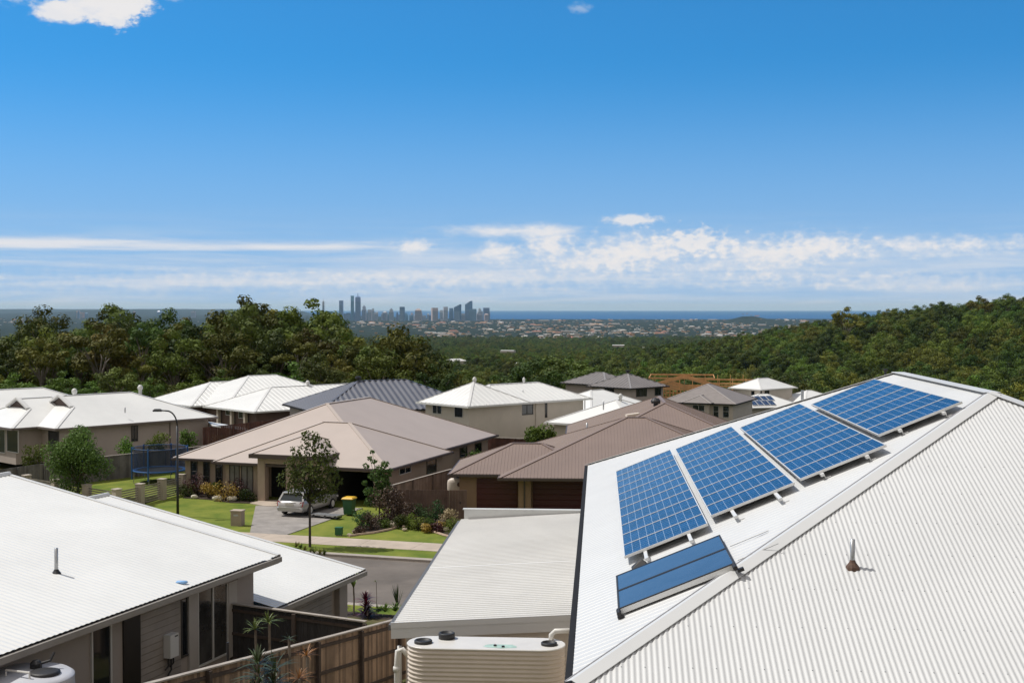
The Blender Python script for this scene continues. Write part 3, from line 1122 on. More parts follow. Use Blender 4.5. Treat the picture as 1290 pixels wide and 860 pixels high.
    dw(245, 284, 2.42, 4.74, n=2, name='sliding_door', frame=FRAMEW)
    for px in (239, 289):
        p = vpx(px)
        MB().box(p - gv * 0.22 + UP * 2.3, gv * 0.44, gu * 0.07, UP * (ze - 0.24 - 2.3)).build('pilaster', mat('pale_pilaster', (0.40, 0.37, 0.34), 0.85, 0.1, 1), t)
    # blind box over the door, ledge and bits
    p = vpx(262)
    MB().box(p + UP * 4.62 + gu * 0.07, gv * 0.9, gu * 0.3, UP * 0.10).build('awning_box', GUTBE, t)
    # vent pipe on the slope
    vp = gp(ue - 3.3, 24.3, 0)
    rr_ = (68 - 645) / FPX
    # the spot on the roof plane below photo point (68, 723)
    best = None
    for k in range(2000):
        Y = 20 + k * 0.01
        X = rr_ * Y
        u = X * gu.x + Y * gu.y
        z = ze + (ue - u) * (zr - ze) / (ue - ur)
        zz = EYE - (723 - 388) / FPX * Y
        if zz <= z:
            best = Vector((X, Y, z)); break
    vent_pipe(t, best, 0.66, 0.05, GALV, BLACKP, 0.24)
    # a blue tarp scrap near the gutter
    for k in range(2000):
        Y = 20 + k * 0.01
        X = (227 - 645) / FPX * Y
        u = X * gu.x + Y * gu.y
        z = ze + (ue - u) * (zr - ze) / (ue - ur)
        if EYE - (736 - 388) / FPX * Y <= z:
            best = Vector((X, Y, z)); break
    mb = MB().ball(best + UP * 0.03, 0.17, 0.10, 0.045, 3, 0.12)
    tag(mb.build('scrap', mat('pale_blue_plastic', (0.22, 0.42, 0.72), 0.5, 0.2, 5), None, True), 'pale blue plastic scrap lying near the gutter of the long white gabled roof', 'scrap')
    # instant gas water heater on the cladding
    p = vpx(207)
    h = thing('gas_water_heater', p + UP * 3.1, 'white instant gas water heater box on the shaded weatherboard wall', 'water heater')
    q = p + gu * 0.035 - gv * 0.19
    b = MB().box(q + UP * 3.12, gv * 0.38, gu * 0.22, UP * 0.62)
    b.build('casing', mat('white_enamel', (0.62, 0.62, 0.61), 0.4), h)
    MB().box(q + UP * 3.66 + gv * 0.2 + gu * 0.221, gv * 0.14, gu * 0.006, UP * 0.035).build('flue_grille', BLACKP, h)
    pp = MB()
    for k, dz in ((0.08, 0.32), (0.2, 0.5), (0.3, 0.28)):
        pp.tube([q + gv * k + gu * 0.1 + UP * 3.12, q + gv * k + gu * 0.1 + UP * (3.12 - dz * 0.7), q + gv * (k - 0.1) + gu * 0.06 + UP * (3.12 - dz)], 0.025, 6)
    pp.build('pipe', BLACKP, h)
    # round tank with pump, bottom left
    X, Y, z = (30 - 645) / FPX * 27.8, 27.8, 4.46
    tk = thing('round_tank', (X, Y, 2.4), 'pale round rainwater tank with black strainer at the lower left corner', 'water tank')
    MB().lathe((X, Y, 0), [(1.0, 2.2)] + [(1.0 + 0.012 * sin(k * 1.3), 2.3 + k * 0.11) for k in range(20)] + [(0.99, z - 0.06), (0.9, z), (0.3, z + 0.05), (0.02, z + 0.05)], 40).build('body', mat('pale_tank_steel', (0.55, 0.56, 0.6), 0.4, 0.1, 1.5), tk, True)
    MB().lathe((X + 0.42, Y - 0.1, z), [(0.33, -0.02), (0.33, 0.07), (0.27, 0.09), (0.02, 0.08)], 20).build('strainer', BLACKP, tk, True)
    pm = MB().lathe((X + 0.1, Y + 0.25, z), [(0.13, 0), (0.13, 0.16), (0.08, 0.22), (0.02, 0.23)], 12)
    pm.tube([(X + 0.1, Y + 0.25, z + 0.12), (X + 0.4, Y + 0.3, z + 0.2), (X + 0.45, Y + 0.4, z + 0.36)], 0.03, 8)
    pm.build('pump', BLACKP, tk)
    MB().tube([(X - 0.35, Y - 0.3, z + 0.02), (X - 0.35, Y - 0.3, z + 0.16), (X + 0.24, Y - 0.5, z + 0.16), (X + 0.24, Y - 0.5, z + 0.0)], 0.025, 6).build('handle', PIPEW, tk)
    # wall lamp
    lp = vpx(118) + gu * 0.35
    tag(MB().lathe((lp.x, lp.y, 2.9), [(0.03, -0.5), (0.03, 0), (0.09, 0.02), (0.1, 0.1), (0.02, 0.16)], 10).build('garden_lamp', PIPEW, None), 'small pale garden lamp beside the dark sliding door at lower left', 'lamp')


neighbour()


# ------------------------------------------------------------------ fences
def island_mat(name, col, amt=0.45, rough=0.9):
    m = mat(name, col, rough, 0.35, 1.3)
    nt = m.node_tree
    N, Lk = nt.nodes, nt.links
    b = N['Principled BSDF']
    src = b.inputs['Base Color'].links[0].from_socket
    geo = N.new('ShaderNodeNewGeometry')
    mr = N.new('ShaderNodeMapRange')
    mr.inputs['To Min'].default_value = 1 - amt
    mr.inputs['To Max'].default_value = 1 + amt
    Lk.new(geo.outputs['Random Per Island'], mr.inputs['Value'])
    hs = N.new('ShaderNodeHueSaturation')
    Lk.new(src, hs.inputs['Color']); Lk.new(mr.outputs[0], hs.inputs['Value'])
    Lk.new(hs.outputs['Color'], b.inputs['Base Color'])
    return m


PALB = island_mat('weathered_board', (0.29, 0.205, 0.145), 0.45)
TANB = island_mat('tan_board', (0.30, 0.215, 0.17), 0.22)
CHARB = island_mat('charcoal_board', (0.045, 0.042, 0.042), 0.2)
GREYB = island_mat('grey_board', (0.17, 0.155, 0.145), 0.25)
BRNB = island_mat('brown_sheet_board', (0.15, 0.098, 0.076), 0.10)
REDB = island_mat('dark_red_board', (0.10, 0.045, 0.035), 0.2)


def paling_fence(name, p, q, h, label, bm, pm, cm=None, step=2.4, board=0.1, posts_front=1, rails=True, seed=1, group=None):
    """p, q: top points of the ends"""
    g = random.Random(seed)
    p, q = Vector(p), Vector(q)
    t = thing(name, ((p + q) / 2) - UP * h, label, 'fence', group)
    d = q - p
    Lp = Vector((d.x, d.y, 0)).length
    dn = Vector((d.x, d.y, 0)).normalized()
    out_ = Vector((dn.y, -dn.x, 0)) * posts_front
    b = MB()
    n = int(Lp / board)
    for k in range(n):
        s0 = p + d * (k / n)
        b.box(s0 - UP * h, dn * (board - 0.006), out_ * -0.018, UP * (h - 0.02 - g.random() * 0.025) + Vector((0, 0, 0)))
    b.build('palings', bm, t)
    if rails:
        r = MB()
        for f in (0.12, 0.52, 0.9):
            r.bar(p - UP * h * (1 - f) + out_ * 0.022, q - UP * h * (1 - f) + out_ * 0.022, 0.04, 0.08)
        r.build('rail', pm, t)
    n = max(1, round(Lp / step))
    for k in range(n + 1):
        s0 = p + d * (k / n) - dn * 0.05
        MB().box(s0 - UP * (h + 0.1) + out_ * 0.046, dn * 0.11, out_ * 0.09, UP * (h + 0.07)).build('post', pm, t)
    if cm:
        MB().bar(p + UP * 0.012 + out_ * 0.01, q + UP * 0.012 + out_ * 0.01, 0.14, 0.035).build('cap_rail', cm, t)
    return t


pa, pb = Vector((-3.33, 36.0, 3.62)), Vector((-6.82, 26.3, 4.87))
dd = (pa - pb)
paling_fence('paling_fence', pb - dd * 1.1, pa + dd * 0.95, 1.8, 'weathered brown paling fence with posts and rails beside the water tank', PALB, POSTM, PALCAP, 2.45, 0.105)
paling_fence('paling_fence', (-8.35, 37.05, 3.86), (-4.10, 35.45, 3.70), 1.8, 'dark charcoal paling fence across the narrow side yard', CHARB, POSTM, PALCAP, 2.3, 0.11, rails=True, seed=3)


# ------------------------------------------------------------------ beige house across the street
HH = 19.5
hu, hv = fr(HH)


def hp(u, v, z=0.0):
    return hu * u + hv * v + UP * z


def beige_house():
    H = House('beige_house', hp(-42, 82), 'wide beige hip roofed house with portico and open garage across the street', 'house', BEIGE, TAUPEW, GUTB, mat('pale_ridge_cap', (0.5, 0.43, 0.38), 0.5), soff=GUTBE)
    m_o, m_L, m_W = hp(-49.7, 72.4), 15.1, 21.8
    g_o, g_L, g_W = hp(-46.0, 71.45), 12.5, 10.6
    p_o, p_L, p_W = hp(-42.7, 70.65), 5.0, 5.6
    H.hip(m_o, m_L, m_W, 2.5, HH, 0.435, walls=False)
    H.wall.box(hp(-49.15, 72.95), hu * 6.15, hv * 6.6, UP * 2.39)
    H.wall.box(hp(-49.14, 79.5), hu * 13.98, hv * 14.1, UP * 2.388)
    # garage block: walls built by hand round the open garage
    H.hip(g_o, g_L, g_W, 2.5, HH, 0.435, walls=False)
    H.hip(p_o, p_L, p_W, 3.22, HH, 0.414, walls=False, gh=0.26)
    vw = 72.0
    U = lambda px: on_wall(px, hp(0, vw), hu)
    uu = lambda p: p.x * hu.x + p.y * hu.y
    ga, gb = uu(U(414)), uu(U(470))
    zt = 2.37
    w = H.wall
    w.box(hp(-45.4, vw), hu * (-43.0 + 45.4), hv * 0.25, UP * zt)
    w.box(hp(-40.2, vw + 0.006), hu * (ga + 40.2), hv * 0.25, UP * zt)
    w.box(hp(gb, vw), hu * (-34.05 - gb), hv * 0.3, UP * zt)
    w.box(hp(-34.30, vw + 0.3), hu * 0.25, hv * (9.6 - 0.3), UP * zt)
    w.box(hp(-45.4, vw + 0.25), hu * 0.25, hv * 0.7, UP * zt)
    w.box(hp(-45.15, 81.2), hu * 10.85, hv * 0.25, UP * zt)
    w.box(hp(ga, vw + 0.01), hu * (gb - ga), hv * 0.2, UP * 0.16 + UP * 0) if False else None
    w.box(hp(ga, vw + 0.01, 2.2), hu * (gb - ga), hv * 0.2, UP * 0.17)
    # portico piers and lintel
    for px in (328, 364):
        p = on_wall(px, hp(0, 71.2), hu)
        MB().box(p - hu * 0.26, hu * 0.52, hv * 0.5, UP * 2.93).build('column', TAUPEW, H.t)
    w.box(hp(-42.5, 71.23, 2.55), hu * 4.4, hv * 0.4, UP * 0.40)
    w.box(hp(-38.2, 71.25, 0), hu * 0.4, hv * 0.6, UP * 2.55)
    H.finish()
    # back wall of the porch with a dark door
    a = hp(-43.0, 73.4)
    MB().box(a, hu * 2.8, hv * 0.2, UP * 2.6).build('porch_wall', TAUPEW, H.t)
    MB().box(a + hu * 0.2 - hv * 0.04, hu * 1.0, hv * 0.05, UP * 2.3).build('door', VOID, H.t)
    # garage interior
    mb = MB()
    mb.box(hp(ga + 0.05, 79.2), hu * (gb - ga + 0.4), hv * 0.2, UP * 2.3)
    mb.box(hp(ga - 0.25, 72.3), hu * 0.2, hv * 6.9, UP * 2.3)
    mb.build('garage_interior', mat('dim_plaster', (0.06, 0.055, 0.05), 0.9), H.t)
    lf = (hp(0, 72.95), hu)
    win_px(H, lf, 239.2, 247.8, 580, 619, n=1, frame=FRAMED, rows=1)
    win_px(H, lf, 255, 263.4, 581, 620, n=1, frame=FRAMED, rows=1)
    win_px(H, lf, 270.5, 279.5, 582, 621, n=1, frame=FRAMED, rows=1)
    ff = (hp(0, 72.0), hu)
    win_px(H, ff, 288, 301, 586, 624, n=2, frame=FRAMED, pane=CURT)
    win_px(H, ff, 303, 318, 586.5, 624.5, n=2, frame=FRAMED, pane=CURT)
    sf = (hp(-34.05, 0), hv)
    win_px(H, sf, 502, 517, 585, 597, n=2, frame=FRAMEW)
    win_px(H, sf, 537, 549, 579, 596, n=1, frame=FRAMED)
    sf2 = (hp(-35.15, 0), hv)
    win_px(H, sf2, 579, 588, 563, 575, n=1, frame=FRAMED)
    win_px(H, sf2, 598, 606, 558, 570, n=1, frame=FRAMED)
    # vent pipe on the right slope, seen at photo (467, 530)
    p = hp(-36.9, 78.8)
    vent_pipe(H.t, Vector((at(467, 533, 4.05).x, at(467, 533, 4.05).y, 4.05)), 0.35, 0.06, GALV, None)


beige_house()


# ------------------------------------------------------------------ brown house to its right
def brown_house():
    H = House('brown_house', (5, 82, 0), 'brown ribbed hip roofed house with two maroon garage doors', 'house', BROWN, BROWNW, GUTB, mat('brown_ridge_cap', (0.23, 0.17, 0.145), 0.5), ribs=0.20, amp=0.0075, shape='rib', soff=GUTBE)
    h = 3.2
    u, v = fr(h)
    H.hip((-3.75, 75.7), 9.0, 7.2, 2.6, h, 0.414)
    H.hip((-0.75, 74.1), 16.6, 15.4, 2.58, h, 0.38, walls=False)
    H.hip((3.4, 83.0), 14.0, 20.5, 2.95, h, 0.41)
    o = Vector((-0.75, 74.1, 0))
    fw = Vector((-3.75, 75.7, 0)) + v * 0.55          # front wall plane of the left block
    H.wall.box(fw + u * 8.2 + v * 0.004, u * 10.4, v * 12.4, UP * 2.45)
    H.finish()
    face = (fw, u)
    for a, b in ((600.5, 652.0), (671.5, 775)):
        pa_, pb_ = on_wall(a, fw, u), on_wall(b, fw, u)
        d = MB().box(pa_ - v * 0.05, pb_ - pa_, v * 0.06, UP * 2.28)
        d.build('garage_door', MAROON, H.t)
    pa_, pb_ = on_wall(654, fw, u), on_wall(669.5, fw, u)
    MB().box(pa_ - v * 0.9, pb_ - pa_, v * 0.89, UP * 2.44).build('column', BROWNW, H.t)
    c = (pa_ + pb_) / 2 - v * 0.95
    MB().box(c - u * 0.05, u * 0.09, v * 0.045, UP * 2.4).build('downpipe', GUTB, H.t)
    # roof ventilators and flue on the ridges
    p = Vector((10.2, 90.0, 5.55))
    MB().lathe(p, [(0.18, -0.3), (0.16, 0.18), (0.32, 0.2), (0.35, 0.38), (0.22, 0.55), (0.02, 0.6)], 12).build('roof_vent', BLACKP, H.t)
    MB().box(p + Vector((-2.2, -2.0, -0.75)), (0.9, 0.25, 0.1), (-0.1, 0.5, 0), (0, 0, 0.3)).build('skylight', PALEW, H.t)
    vent_pipe(H.t, Vector((5.0, 84.5, 4.1)), 0.75, 0.06, GALV, None)


brown_house()


# ------------------------------------------------------------------ houses behind
def vent_dome(H, p, r=0.22):
    MB().lathe(p, [(r * 0.7, -0.35), (r * 0.7, 0.18), (r, 0.2), (r * 1.05, 0.42), (r * 0.6, 0.56), (0.02, 0.6)], 12).build('roof_vent', GUTW, H.t, True)


def left_house():
    H = House('white_roofed_house', (-33, 108, 0), 'white hip roofed house with dutch gables behind the trampoline', 'house', WHITE, GREYW, GUTBE, WHITE2)
    h = -47.3
    u, v = fr(h)
    A = ((-36.0, 100.0), 15.0, 10.6)
    H.hip(A[0], A[1], A[2], 3.0, h, 0.414, dutch=0.62)
    g1 = H.gable
    B_ = ((-39.6, 100.4), 9.0, 9.6)
    H.hip(B_[0], 10.5, 9.6, 2.98, h, 0.414, dutch=0.62)
    g2 = H.gable
    H.hip((-47.5, 106.5), 16.0, 10.0, 3.05, h, 0.414)
    H.finish()
    for F0, B0, R0, uu in (g1, g2):
        mb = MB()
        i0 = uu * 0.02
        mb.poly([F0 + i0, R0 + i0, B0 + i0]); 
        mb.build('gable', mat('brown_gable', (0.10, 0.075, 0.065), 0.85), H.t)
        tr = MB()
        for p, q in ((F0, R0), (B0, R0)):
            tr.bar(p - uu * 0.25 + UP * 0.03, q - uu * 0.25 + UP * 0.03, 0.16, 0.14)
            # short piece of roof flying out over the gable
            tr.poly([p - uu * 0.3 + UP * 0.06, q - uu * 0.3 + UP * 0.06, q + uu * 0.1 + UP * 0.06, p + uu * 0.1 + UP * 0.06])
        tr.build('barge_board', WHITE2, H.t)
    f1 = face_of(A[0], A[1], A[2], h, 'front')
    win_px(H, f1, 164, 172.5, 536, 556, n=2, frame=FRAMED)
    l1 = face_of(A[0], A[1], A[2], h, 'left')
    win_px(H, l1, 60, 73, 543, 569, n=1, frame=FRAMED)
    l2 = face_of(B_[0], 10.5, 9.6, h, 'left', 0.554)
    win_px(H, l2, -12, 5.5, 540, 570, n=2)
    win_px(H, l2, 7.5, 22, 541, 570, n=1)
    p = on_wall(213, f1[0], f1[1]) - v * 0.05
    H.pipe(p, 0, 2.85, GUTBE)
    R0 = g1[2]
    vent_dome(H, R0 + u * 7.2 - v * 0.3 + UP * 0.0)
    vent_dome(H, R0 + u * 1.6 + v * 0.8 + UP * -0.1)
    vent_pipe(H.t, Vector((-32.2, 105.5, 3.9)), 0.35, 0.05, GALV, None)
    # low skillion patio roof by the right corner
    t = thing('patio_roof', (-25.5, 112, 0), 'small low white patio roof at the right corner of the dutch gabled house', 'patio roof')
    a, b, c, d = Vector((-25.6, 108.5, 2.45)), Vector((-22.6, 110.5, 1.75)), Vector((-24.2, 114.5, 1.75)), Vector((-27.0, 112.5, 2.45))
    MB().rings([[x - UP * 0.08 for x in (a, b, c, d)], [a, b, c, d]]).build('sheet', WHITE, t)
    for x in (a, b, c, d):
        q = x + ((a + b + c + d) / 4 - x) * 0.1
        MB().box((q.x - 0.05, q.y - 0.05, -0.7), (0.1, 0, 0), (0, 0.1, 0), (0, 0, q.z + 0.62)).build('post', PIPEW, t)


left_house()


def mid_left_house():
    H = House('white_roofed_house', (-22, 120, -1), 'cluster of white hip roofs over a brown wall coloured dark for eave shade behind the beige house', 'house', WHITE, mat('shade_dark_brown_wall', (0.13, 0.085, 0.07), 0.85, 0.1, 1), GUTW, WHITE2, ribs=0.6, amp=0.012, shape='rib')  # brown wall colour darkened to stand for the shade under the eaves
    h = -43
    H.hip((-26.6, 131.0), 21, 10.4, 1.8, h, 0.40, zg=-3)
    H.hip((-35.1, 138.7), 14, 10.9, 1.8, h, 0.40, zg=-3)
    H.hip((-30.8, 136.4), 18, 14.4, 1.82, h, 0.40, zg=-3)
    H.finish()
    f = face_of((-26.6, 131.0), 21, 10.4, h, 'left')
    win_px(H, f, 284, 290, 514, 523, n=1, frame=FRAMEW)
    win_px(H, f, 300, 306, 517, 527, n=1, frame=FRAMEW)
    for px in (278, 295, 312):
        p = on_wall(px, f[0], f[1])
        q = p + (f[0] - p) * 0
        u, v = fr(h)
        MB().box(p - u * 0.48 - v * 0.15 - UP * 2.6, u * 0.34, v * 0.34, UP * 4.28).build('column', PILLAR, H.t)
    vent_dome(H, Vector((-22.8, 141.6, 3.85)))
    paling_fence('board_fence', (-26.4, 108.3, 2.35), (-19.4, 111.3, 2.9), 2.6, 'dark red brown board fence under the cluster of white roofs', REDB, REDF, None, 2.4, 0.15, rails=False, seed=9)


mid_left_house()


def slate_house():
    H = House('slate_roofed_house', (-11.6, 114, -1), 'house with dark slate blue roof of bold standing ribs', 'house', NAVY, GREYW, GUTD, NAVY, ribs=0.62, amp=0.055, shape='sin')
    h = -25
    u, v = fr(h)
    rl = Vector((-15.46, 128.0, 0))
    o = rl - u * 6.15 - v * 6.15
    H.hip(o, 17.3, 12.3, 2.62, h, 0.42, zg=-2.5)
    H.finish()
    MB().lathe(o + u * 6.1 + v * 6.15 + UP * 5.2, [(0.12, -0.2), (0.12, 0.15), (0.3, 0.2), (0.3, 0.4), (0.02, 0.45)], 10).build('roof_vent', BLACKP, H.t)


slate_house()


def cream_house():
    H = House('cream_house', (2, 118, -2), 'two storey cream house with white hip roof behind the beige roof', 'house', WHITE, CREAMW, GUTW, WHITE2, ribs=0.6, amp=0.012, shape='rib')
    h = -42
    u, v = fr(h)
    o = Vector((-3.87, 112.4, 0))
    H.hip(o, 7.5, 7.4, 3.8, h, 0.5, zg=-2.2)
    o2 = o + u * 2.0 + v * 0.05
    H.hip(o2, 13.6, 7.3, 3.8, h, 0.42, zg=-2.2)
    H.finish()
    lf, ff = face_of(o, 15.6, 7.4, h, 'left'), face_of(o, 15.6, 7.4, h, 'front')
    win_px(H, lf, 545, 556.5, 510, 521.5, n=2, frame=FRAMEW)
    win_px(H, lf, 572.5, 583.5, 512.5, 526, n=1)
    ff = (o + v * 0.604, u)
    win_px(H, ff, 643.5, 648.2, 511, 525.5, n=1, frame=FRAMED)
    win_px(H, ff, 656, 671.5, 509.5, 522.5, n=2, frame=FRAMED)
    win_px(H, ff, 686.5, 689.2, 507.5, 526, n=1, frame=FRAMED)
    H.pipe(on_wall(674.5, ff[0], ff[1]) - v * 0.05, -2, 3.7, CREAMW)
    H.pipe(on_wall(736.5, ff[0], ff[1]) - v * 0.05, -2, 3.7, GUTBE)
    vent_dome(H, o + u * 3.9 + v * 3.75 + UP * 5.52, 0.18)
    vent_pipe(H.t, o + u * 8.4 + v * 2.0 + UP * 4.4, 0.4, 0.05, GALV, None)
    vent_dome(H, o2 + u * 8.3 + v * 3.9 + UP * 5.25, 0.13)


cream_house()


def white_hip_behind():
    H = House('white_roofed_house', (9, 113, -1), 'low white hip roof just behind the brown house', 'house', WHITE, CREAMW, GUTW, WHITE2)
    H.hip((3.0, 113.7), 9.2, 9.9, 2.3, 36.9, 0.42, zg=-2)
    H.finish()
    vent_pipe(H.t, Vector((8.1, 112.3, 3.6)), 0.7, 0.06, GALV, None)
    vent_dome(H, Vector((9.8, 114.6, 4.2)), 0.18)
    H = House('white_roofed_house', (13, 152, -3), 'small white hip roof between the cream house and the grey two storey house', 'house', WHITE, CREAMW, GUTW, WHITE2)
    H.hip((9.0, 144.0), 11, 9, 0.9, -42, 0.42, zg=-4)
    H.finish()


white_hip_behind()


def grey_two_storey():
    H = House('grey_roofed_house', (16, 178, -4), 'two storey house with ribbed dark grey hip roof at centre distance', 'house', GREYR, GREYW, GUTD, mat('grey_ridge', (0.28, 0.27, 0.27), 0.5), ribs=0.62, amp=0.045, shape='sin')
    h = -44
    u, v = fr(h)
    o = Vector((16.3, 174.0, 0))
    H.hip(o, 8.2, 8.2, 1.5, h, 0.44, zg=-5)
    o2 = Vector((13.4, 181.0, 0))
    H.hip(o2, 7.5, 9.0, 1.5, h, 0.42, zg=-5)
    H.finish()
    ff, lf = face_of(o, 8.2, 8.2, h, 'front'), face_of(o, 8.2, 8.2, h, 'left')
    win_px(H, ff, 801.5, 815, 489.5, 499.5, n=3, frame=FRAMED)
    win_px(H, ff, 825, 833, 488.5, 498, n=2, frame=FRAMED)
    win_px(H, lf, 762, 774, 487.5, 497, n=2, frame=FRAMED)
    MB().lathe(o + u * 4.1 + v * 4.1 + UP * 3.2, [(0.12, -0.2), (0.12, 0.25), (0.3, 0.3), (0.3, 0.5), (0.02, 0.55)], 10).build('roof_vent', BLACKP, H.t)


grey_two_storey()


def grey_house():
    H = House('grey_tiled_house', (27, 189, -4.5), 'grey tiled hip roofed house with pale walls and a small front gablet', 'house', GREYT, PALEW, GUTD, mat('tile_ridge', (0.36, 0.33, 0.31), 0.7))
    h = 24
    u, v = fr(h)
    o = Vector((21.3, 184.4, 0))
    H.hip(o, 11.4, 13.0, -1.1, h, 0.42, zg=-5)
    po = o + u * 3.8 - v * 1.3
    H.hip(po, 4.3, 6.0, -1.0, h, 0.44, zg=-5, inset=0.4)
    H.finish()
    ff = face_of(o, 11.4, 13.0, h, 'front')
    pf = face_of(po, 4.3, 6.0, h, 'front', 0.404)
    win_px(H, ff, 843.5, 850, 509, 518, n=1, frame=FRAMEW)
    win_px(H, ff, 856.5, 862.5, 510, 521, n=1, frame=FRAMEW)
    win_px(H, pf, 873, 888, 510, 525.5, n=2, rows=1)
    win_px(H, ff, 899, 906, 511, 526, n=1, rows=1)
    win_px(H, ff, 911, 919, 511, 526, n=1, rows=1)


grey_house()


def white_two_storey():
    H = House('white_roofed_house', (41, 209, -7), 'two storey house with clean white hip roof under the bush hillside', 'house', WHITE, CREAMW, GUTW, WHITE2)
    h = -40.6
    o = Vector((40.3, 205.0, 0))
    H.hip(o, 9.4, 6.8, -0.65, h, 0.46, zg=-9)
    H.finish()
    ff, lf = face_of(o, 9.4, 6.8, h, 'front'), face_of(o, 9.4, 6.8, h, 'left')
    win_px(H, lf, 947, 951, 492.5, 498, n=1, frame=FRAMED)
    win_px(H, lf, 958.5, 960.3, 491.8, 498.8, n=1, frame=FRAMED)
    win_px(H, ff, 963.5, 969.3, 491.8, 498.3, n=2, frame=FRAMED)
    H = House('white_roofed_house', (41, 201, -7), 'low white roof carrying a small block of blue solar panels', 'house', WHITE, PALEW, GUTW, WHITE2)
    h = -16
    u, v = fr(h)
    o = Vector((36.0, 195.8, 0))
    H.hip(o, 10.5, 9.0, -2.9, h, 0.40, zg=-8)
    H.finish()
    t = thing('solar_array', o + u * 3 + v * 2 - UP * 2, 'small distant block of blue solar panels on a low white roof', 'solar panels')
    n = (u).cross(v + UP * 0.40).normalized()
    for r_ in range(2):
        for c_ in range(4):
            a = o + UP * -2.9 + u * (1.6 + c_ * 1.02 + r_ * 0.55) + (v + UP * 0.40) * (0.55 + r_ * 1.55) + n * 0.12
            x, y = u * 0.98 + Vector((0, 0, 0)), (v + UP * 0.40) * 1.5
            f = MB().box(a, x, y, n * -0.04)
            p = f.build('solar_panel', ALU, t)
            quad_uv('cell_sheet', [a + n * 0.006 + x * 0.04 + y * 0.03, a + n * 0.006 + x * 0.96 + y * 0.03, a + n * 0.006 + x * 0.96 + y * 0.97, a + n * 0.006 + x * 0.04 + y * 0.97], CELLS, [(c_ * 6, r_ * 10), (c_ * 6 + 6, r_ * 10), (c_ * 6 + 6, r_ * 10 + 10), (c_ * 6, r_ * 10 + 10)], p)
    H = House('white_roofed_house', (52, 207, -7), 'sliver of a low white roof right of the two storey house', 'house', WHITE, PALEW, GUTW, WHITE2)
    H.hip((47.5, 205.5), 10, 9, -3.0, -30, 0.40, zg=-9)
    H.finish()


white_two_storey()


def timber_frame():
    """orange timber frame of a house being built"""
    T = mat('fresh_pine', (0.66, 0.36, 0.15), 0.8, 0.3, 1.5)
    T2 = mat('pale_pine', (0.42, 0.30, 0.15), 0.8, 0.3, 1.5)
    h = 8
    u, v = fr(h)
    o = Vector((23.5, 214, 0))
    t = thing('timber_house_frame', (31, 219, -9), 'orange timber frame of an unfinished house with bare roof trusses', 'house frame')
    Lx, Ly, z0, z1 = 17.0, 11.0, -9.5, -1.2
    P = lambda a, b, z: o + u * a + v * b + UP * z
    for k, (a0, b0, a1, b1) in enumerate(((0, 0, Lx, 0), (Lx, 0, Lx, Ly), (0, Ly, Lx, Ly), (0, 0, 0, Ly), (Lx * 0.45, 0, Lx * 0.45, Ly))):
        mb = MB()
        n = int(max(abs(a1 - a0), abs(b1 - b0)) / 0.6)
        for j in range(n + 1):
            f = j / n
            p = P(a0 + (a1 - a0) * f, b0 + (b1 - b0) * f, z0)
            mb.bar(p, p + UP * (z1 - z0), 0.11)
        for z in (z1, z1 - 2.7, z1 - 1.3, z1 - 5.4):
            mb.bar(P(a0, b0, z), P(a1, b1, z), 0.16, 0.22)
        mb.build('stud_wall', T, t)
    for k in range(9):
        b = Ly * k / 8
        x = 0.2 if k % 2 else 0
        mb = MB()
        A, B = P(-0.6, b, z1 + 0.15), P(Lx * 0.68, b, z1 + 0.15)
        top = (A + B) / 2 + UP * (1.75 + 0.05 * (k % 3))
        mb.bar(A, B, 0.06, 0.11); mb.bar(A, top, 0.06, 0.11); mb.bar(top, B, 0.06, 0.11)
        for f in (0.25, 0.5, 0.75):
            q = A + (B - A) * f
            r_ = (A + (top - A) * min(1, f * 2)) if f <= 0.5 else (B + (top - B) * (2 - f * 2))
            mb.bar(q, r_ + Vector((0.02, 0, 0)), 0.06, 0.09)
            mb.bar(q, A + (top - A) * 0.5 if f < 0.6 else B + (top - B) * 0.5, 0.06, 0.09)
        mb.build('roof_truss', T if k % 3 else T2, t)
    mb = MB()
    for b, z in ((0.0, z1 + 1.9), (Ly, z1 + 1.95)):
        mb.bar(P(-0.5, b, z), P(Lx * 0.62, b, z), 0.16, 0.26)
        mb.bar(P(Lx * 0.5, b, z - 0.8), P(Lx * 1.15, b, z - 0.85), 0.16, 0.26)
    for a in (-0.4, Lx * 0.62):
        mb.bar(P(a, 0, z1 + 1.93), P(a, Ly, z1 + 1.93), 0.1, 0.16)
    for a in np.arange(0.3, Lx, 2.2):
        mb.bar(P(a, -0.3, z1), P(a, -0.3, z1 + 2.0), 0.09)
        mb.bar(P(a, Ly, z1), P(a, Ly, z1 + 2.0), 0.09)
    mb.build('scaffold_rail', T, t)


timber_frame()

# ------------------------------------------------------------------ fences and items in the middle ground
fp = [Vector((-36.5, 79.5, 1.78)), Vector((-32.5, 87.8, 1.78)), Vector((-29.7, 91.2, 1.80)), Vector((-24.6, 98.0, 1.80)), Vector((-21.5, 101.5, 1.8))]
paling_fence('board_fence', fp[0], fp[1], 1.85, 'dark grey board fence behind the round garden tree', GREYB, GREYF, None, 2.4, 0.15, rails=False, seed=5)
paling_fence('board_fence', fp[1] + Vector((0.1, 0.1, 0)), fp[4], 1.85, 'tall grey board fence behind the trampoline', GREYB, GREYF, PALCAP, 2.4, 0.15, rails=False, seed=6)
paling_fence('board_fence', (-7.3, 76.4, 1.8), (-4.0, 83.9, 1.85), 1.8, 'tan board fence running back between the beige and brown houses', TANB, TIMF, PALCAP, 2.4, 0.15, rails=False, seed=7)
paling_fence('board_fence', (-7.1, 74.75, 1.82), (-3.75, 74.6, 1.82), 1.8, 'plain brown board fence behind the rock garden', BRNB, BROWNF, None, 2.6, 0.2, rails=False, seed=8)
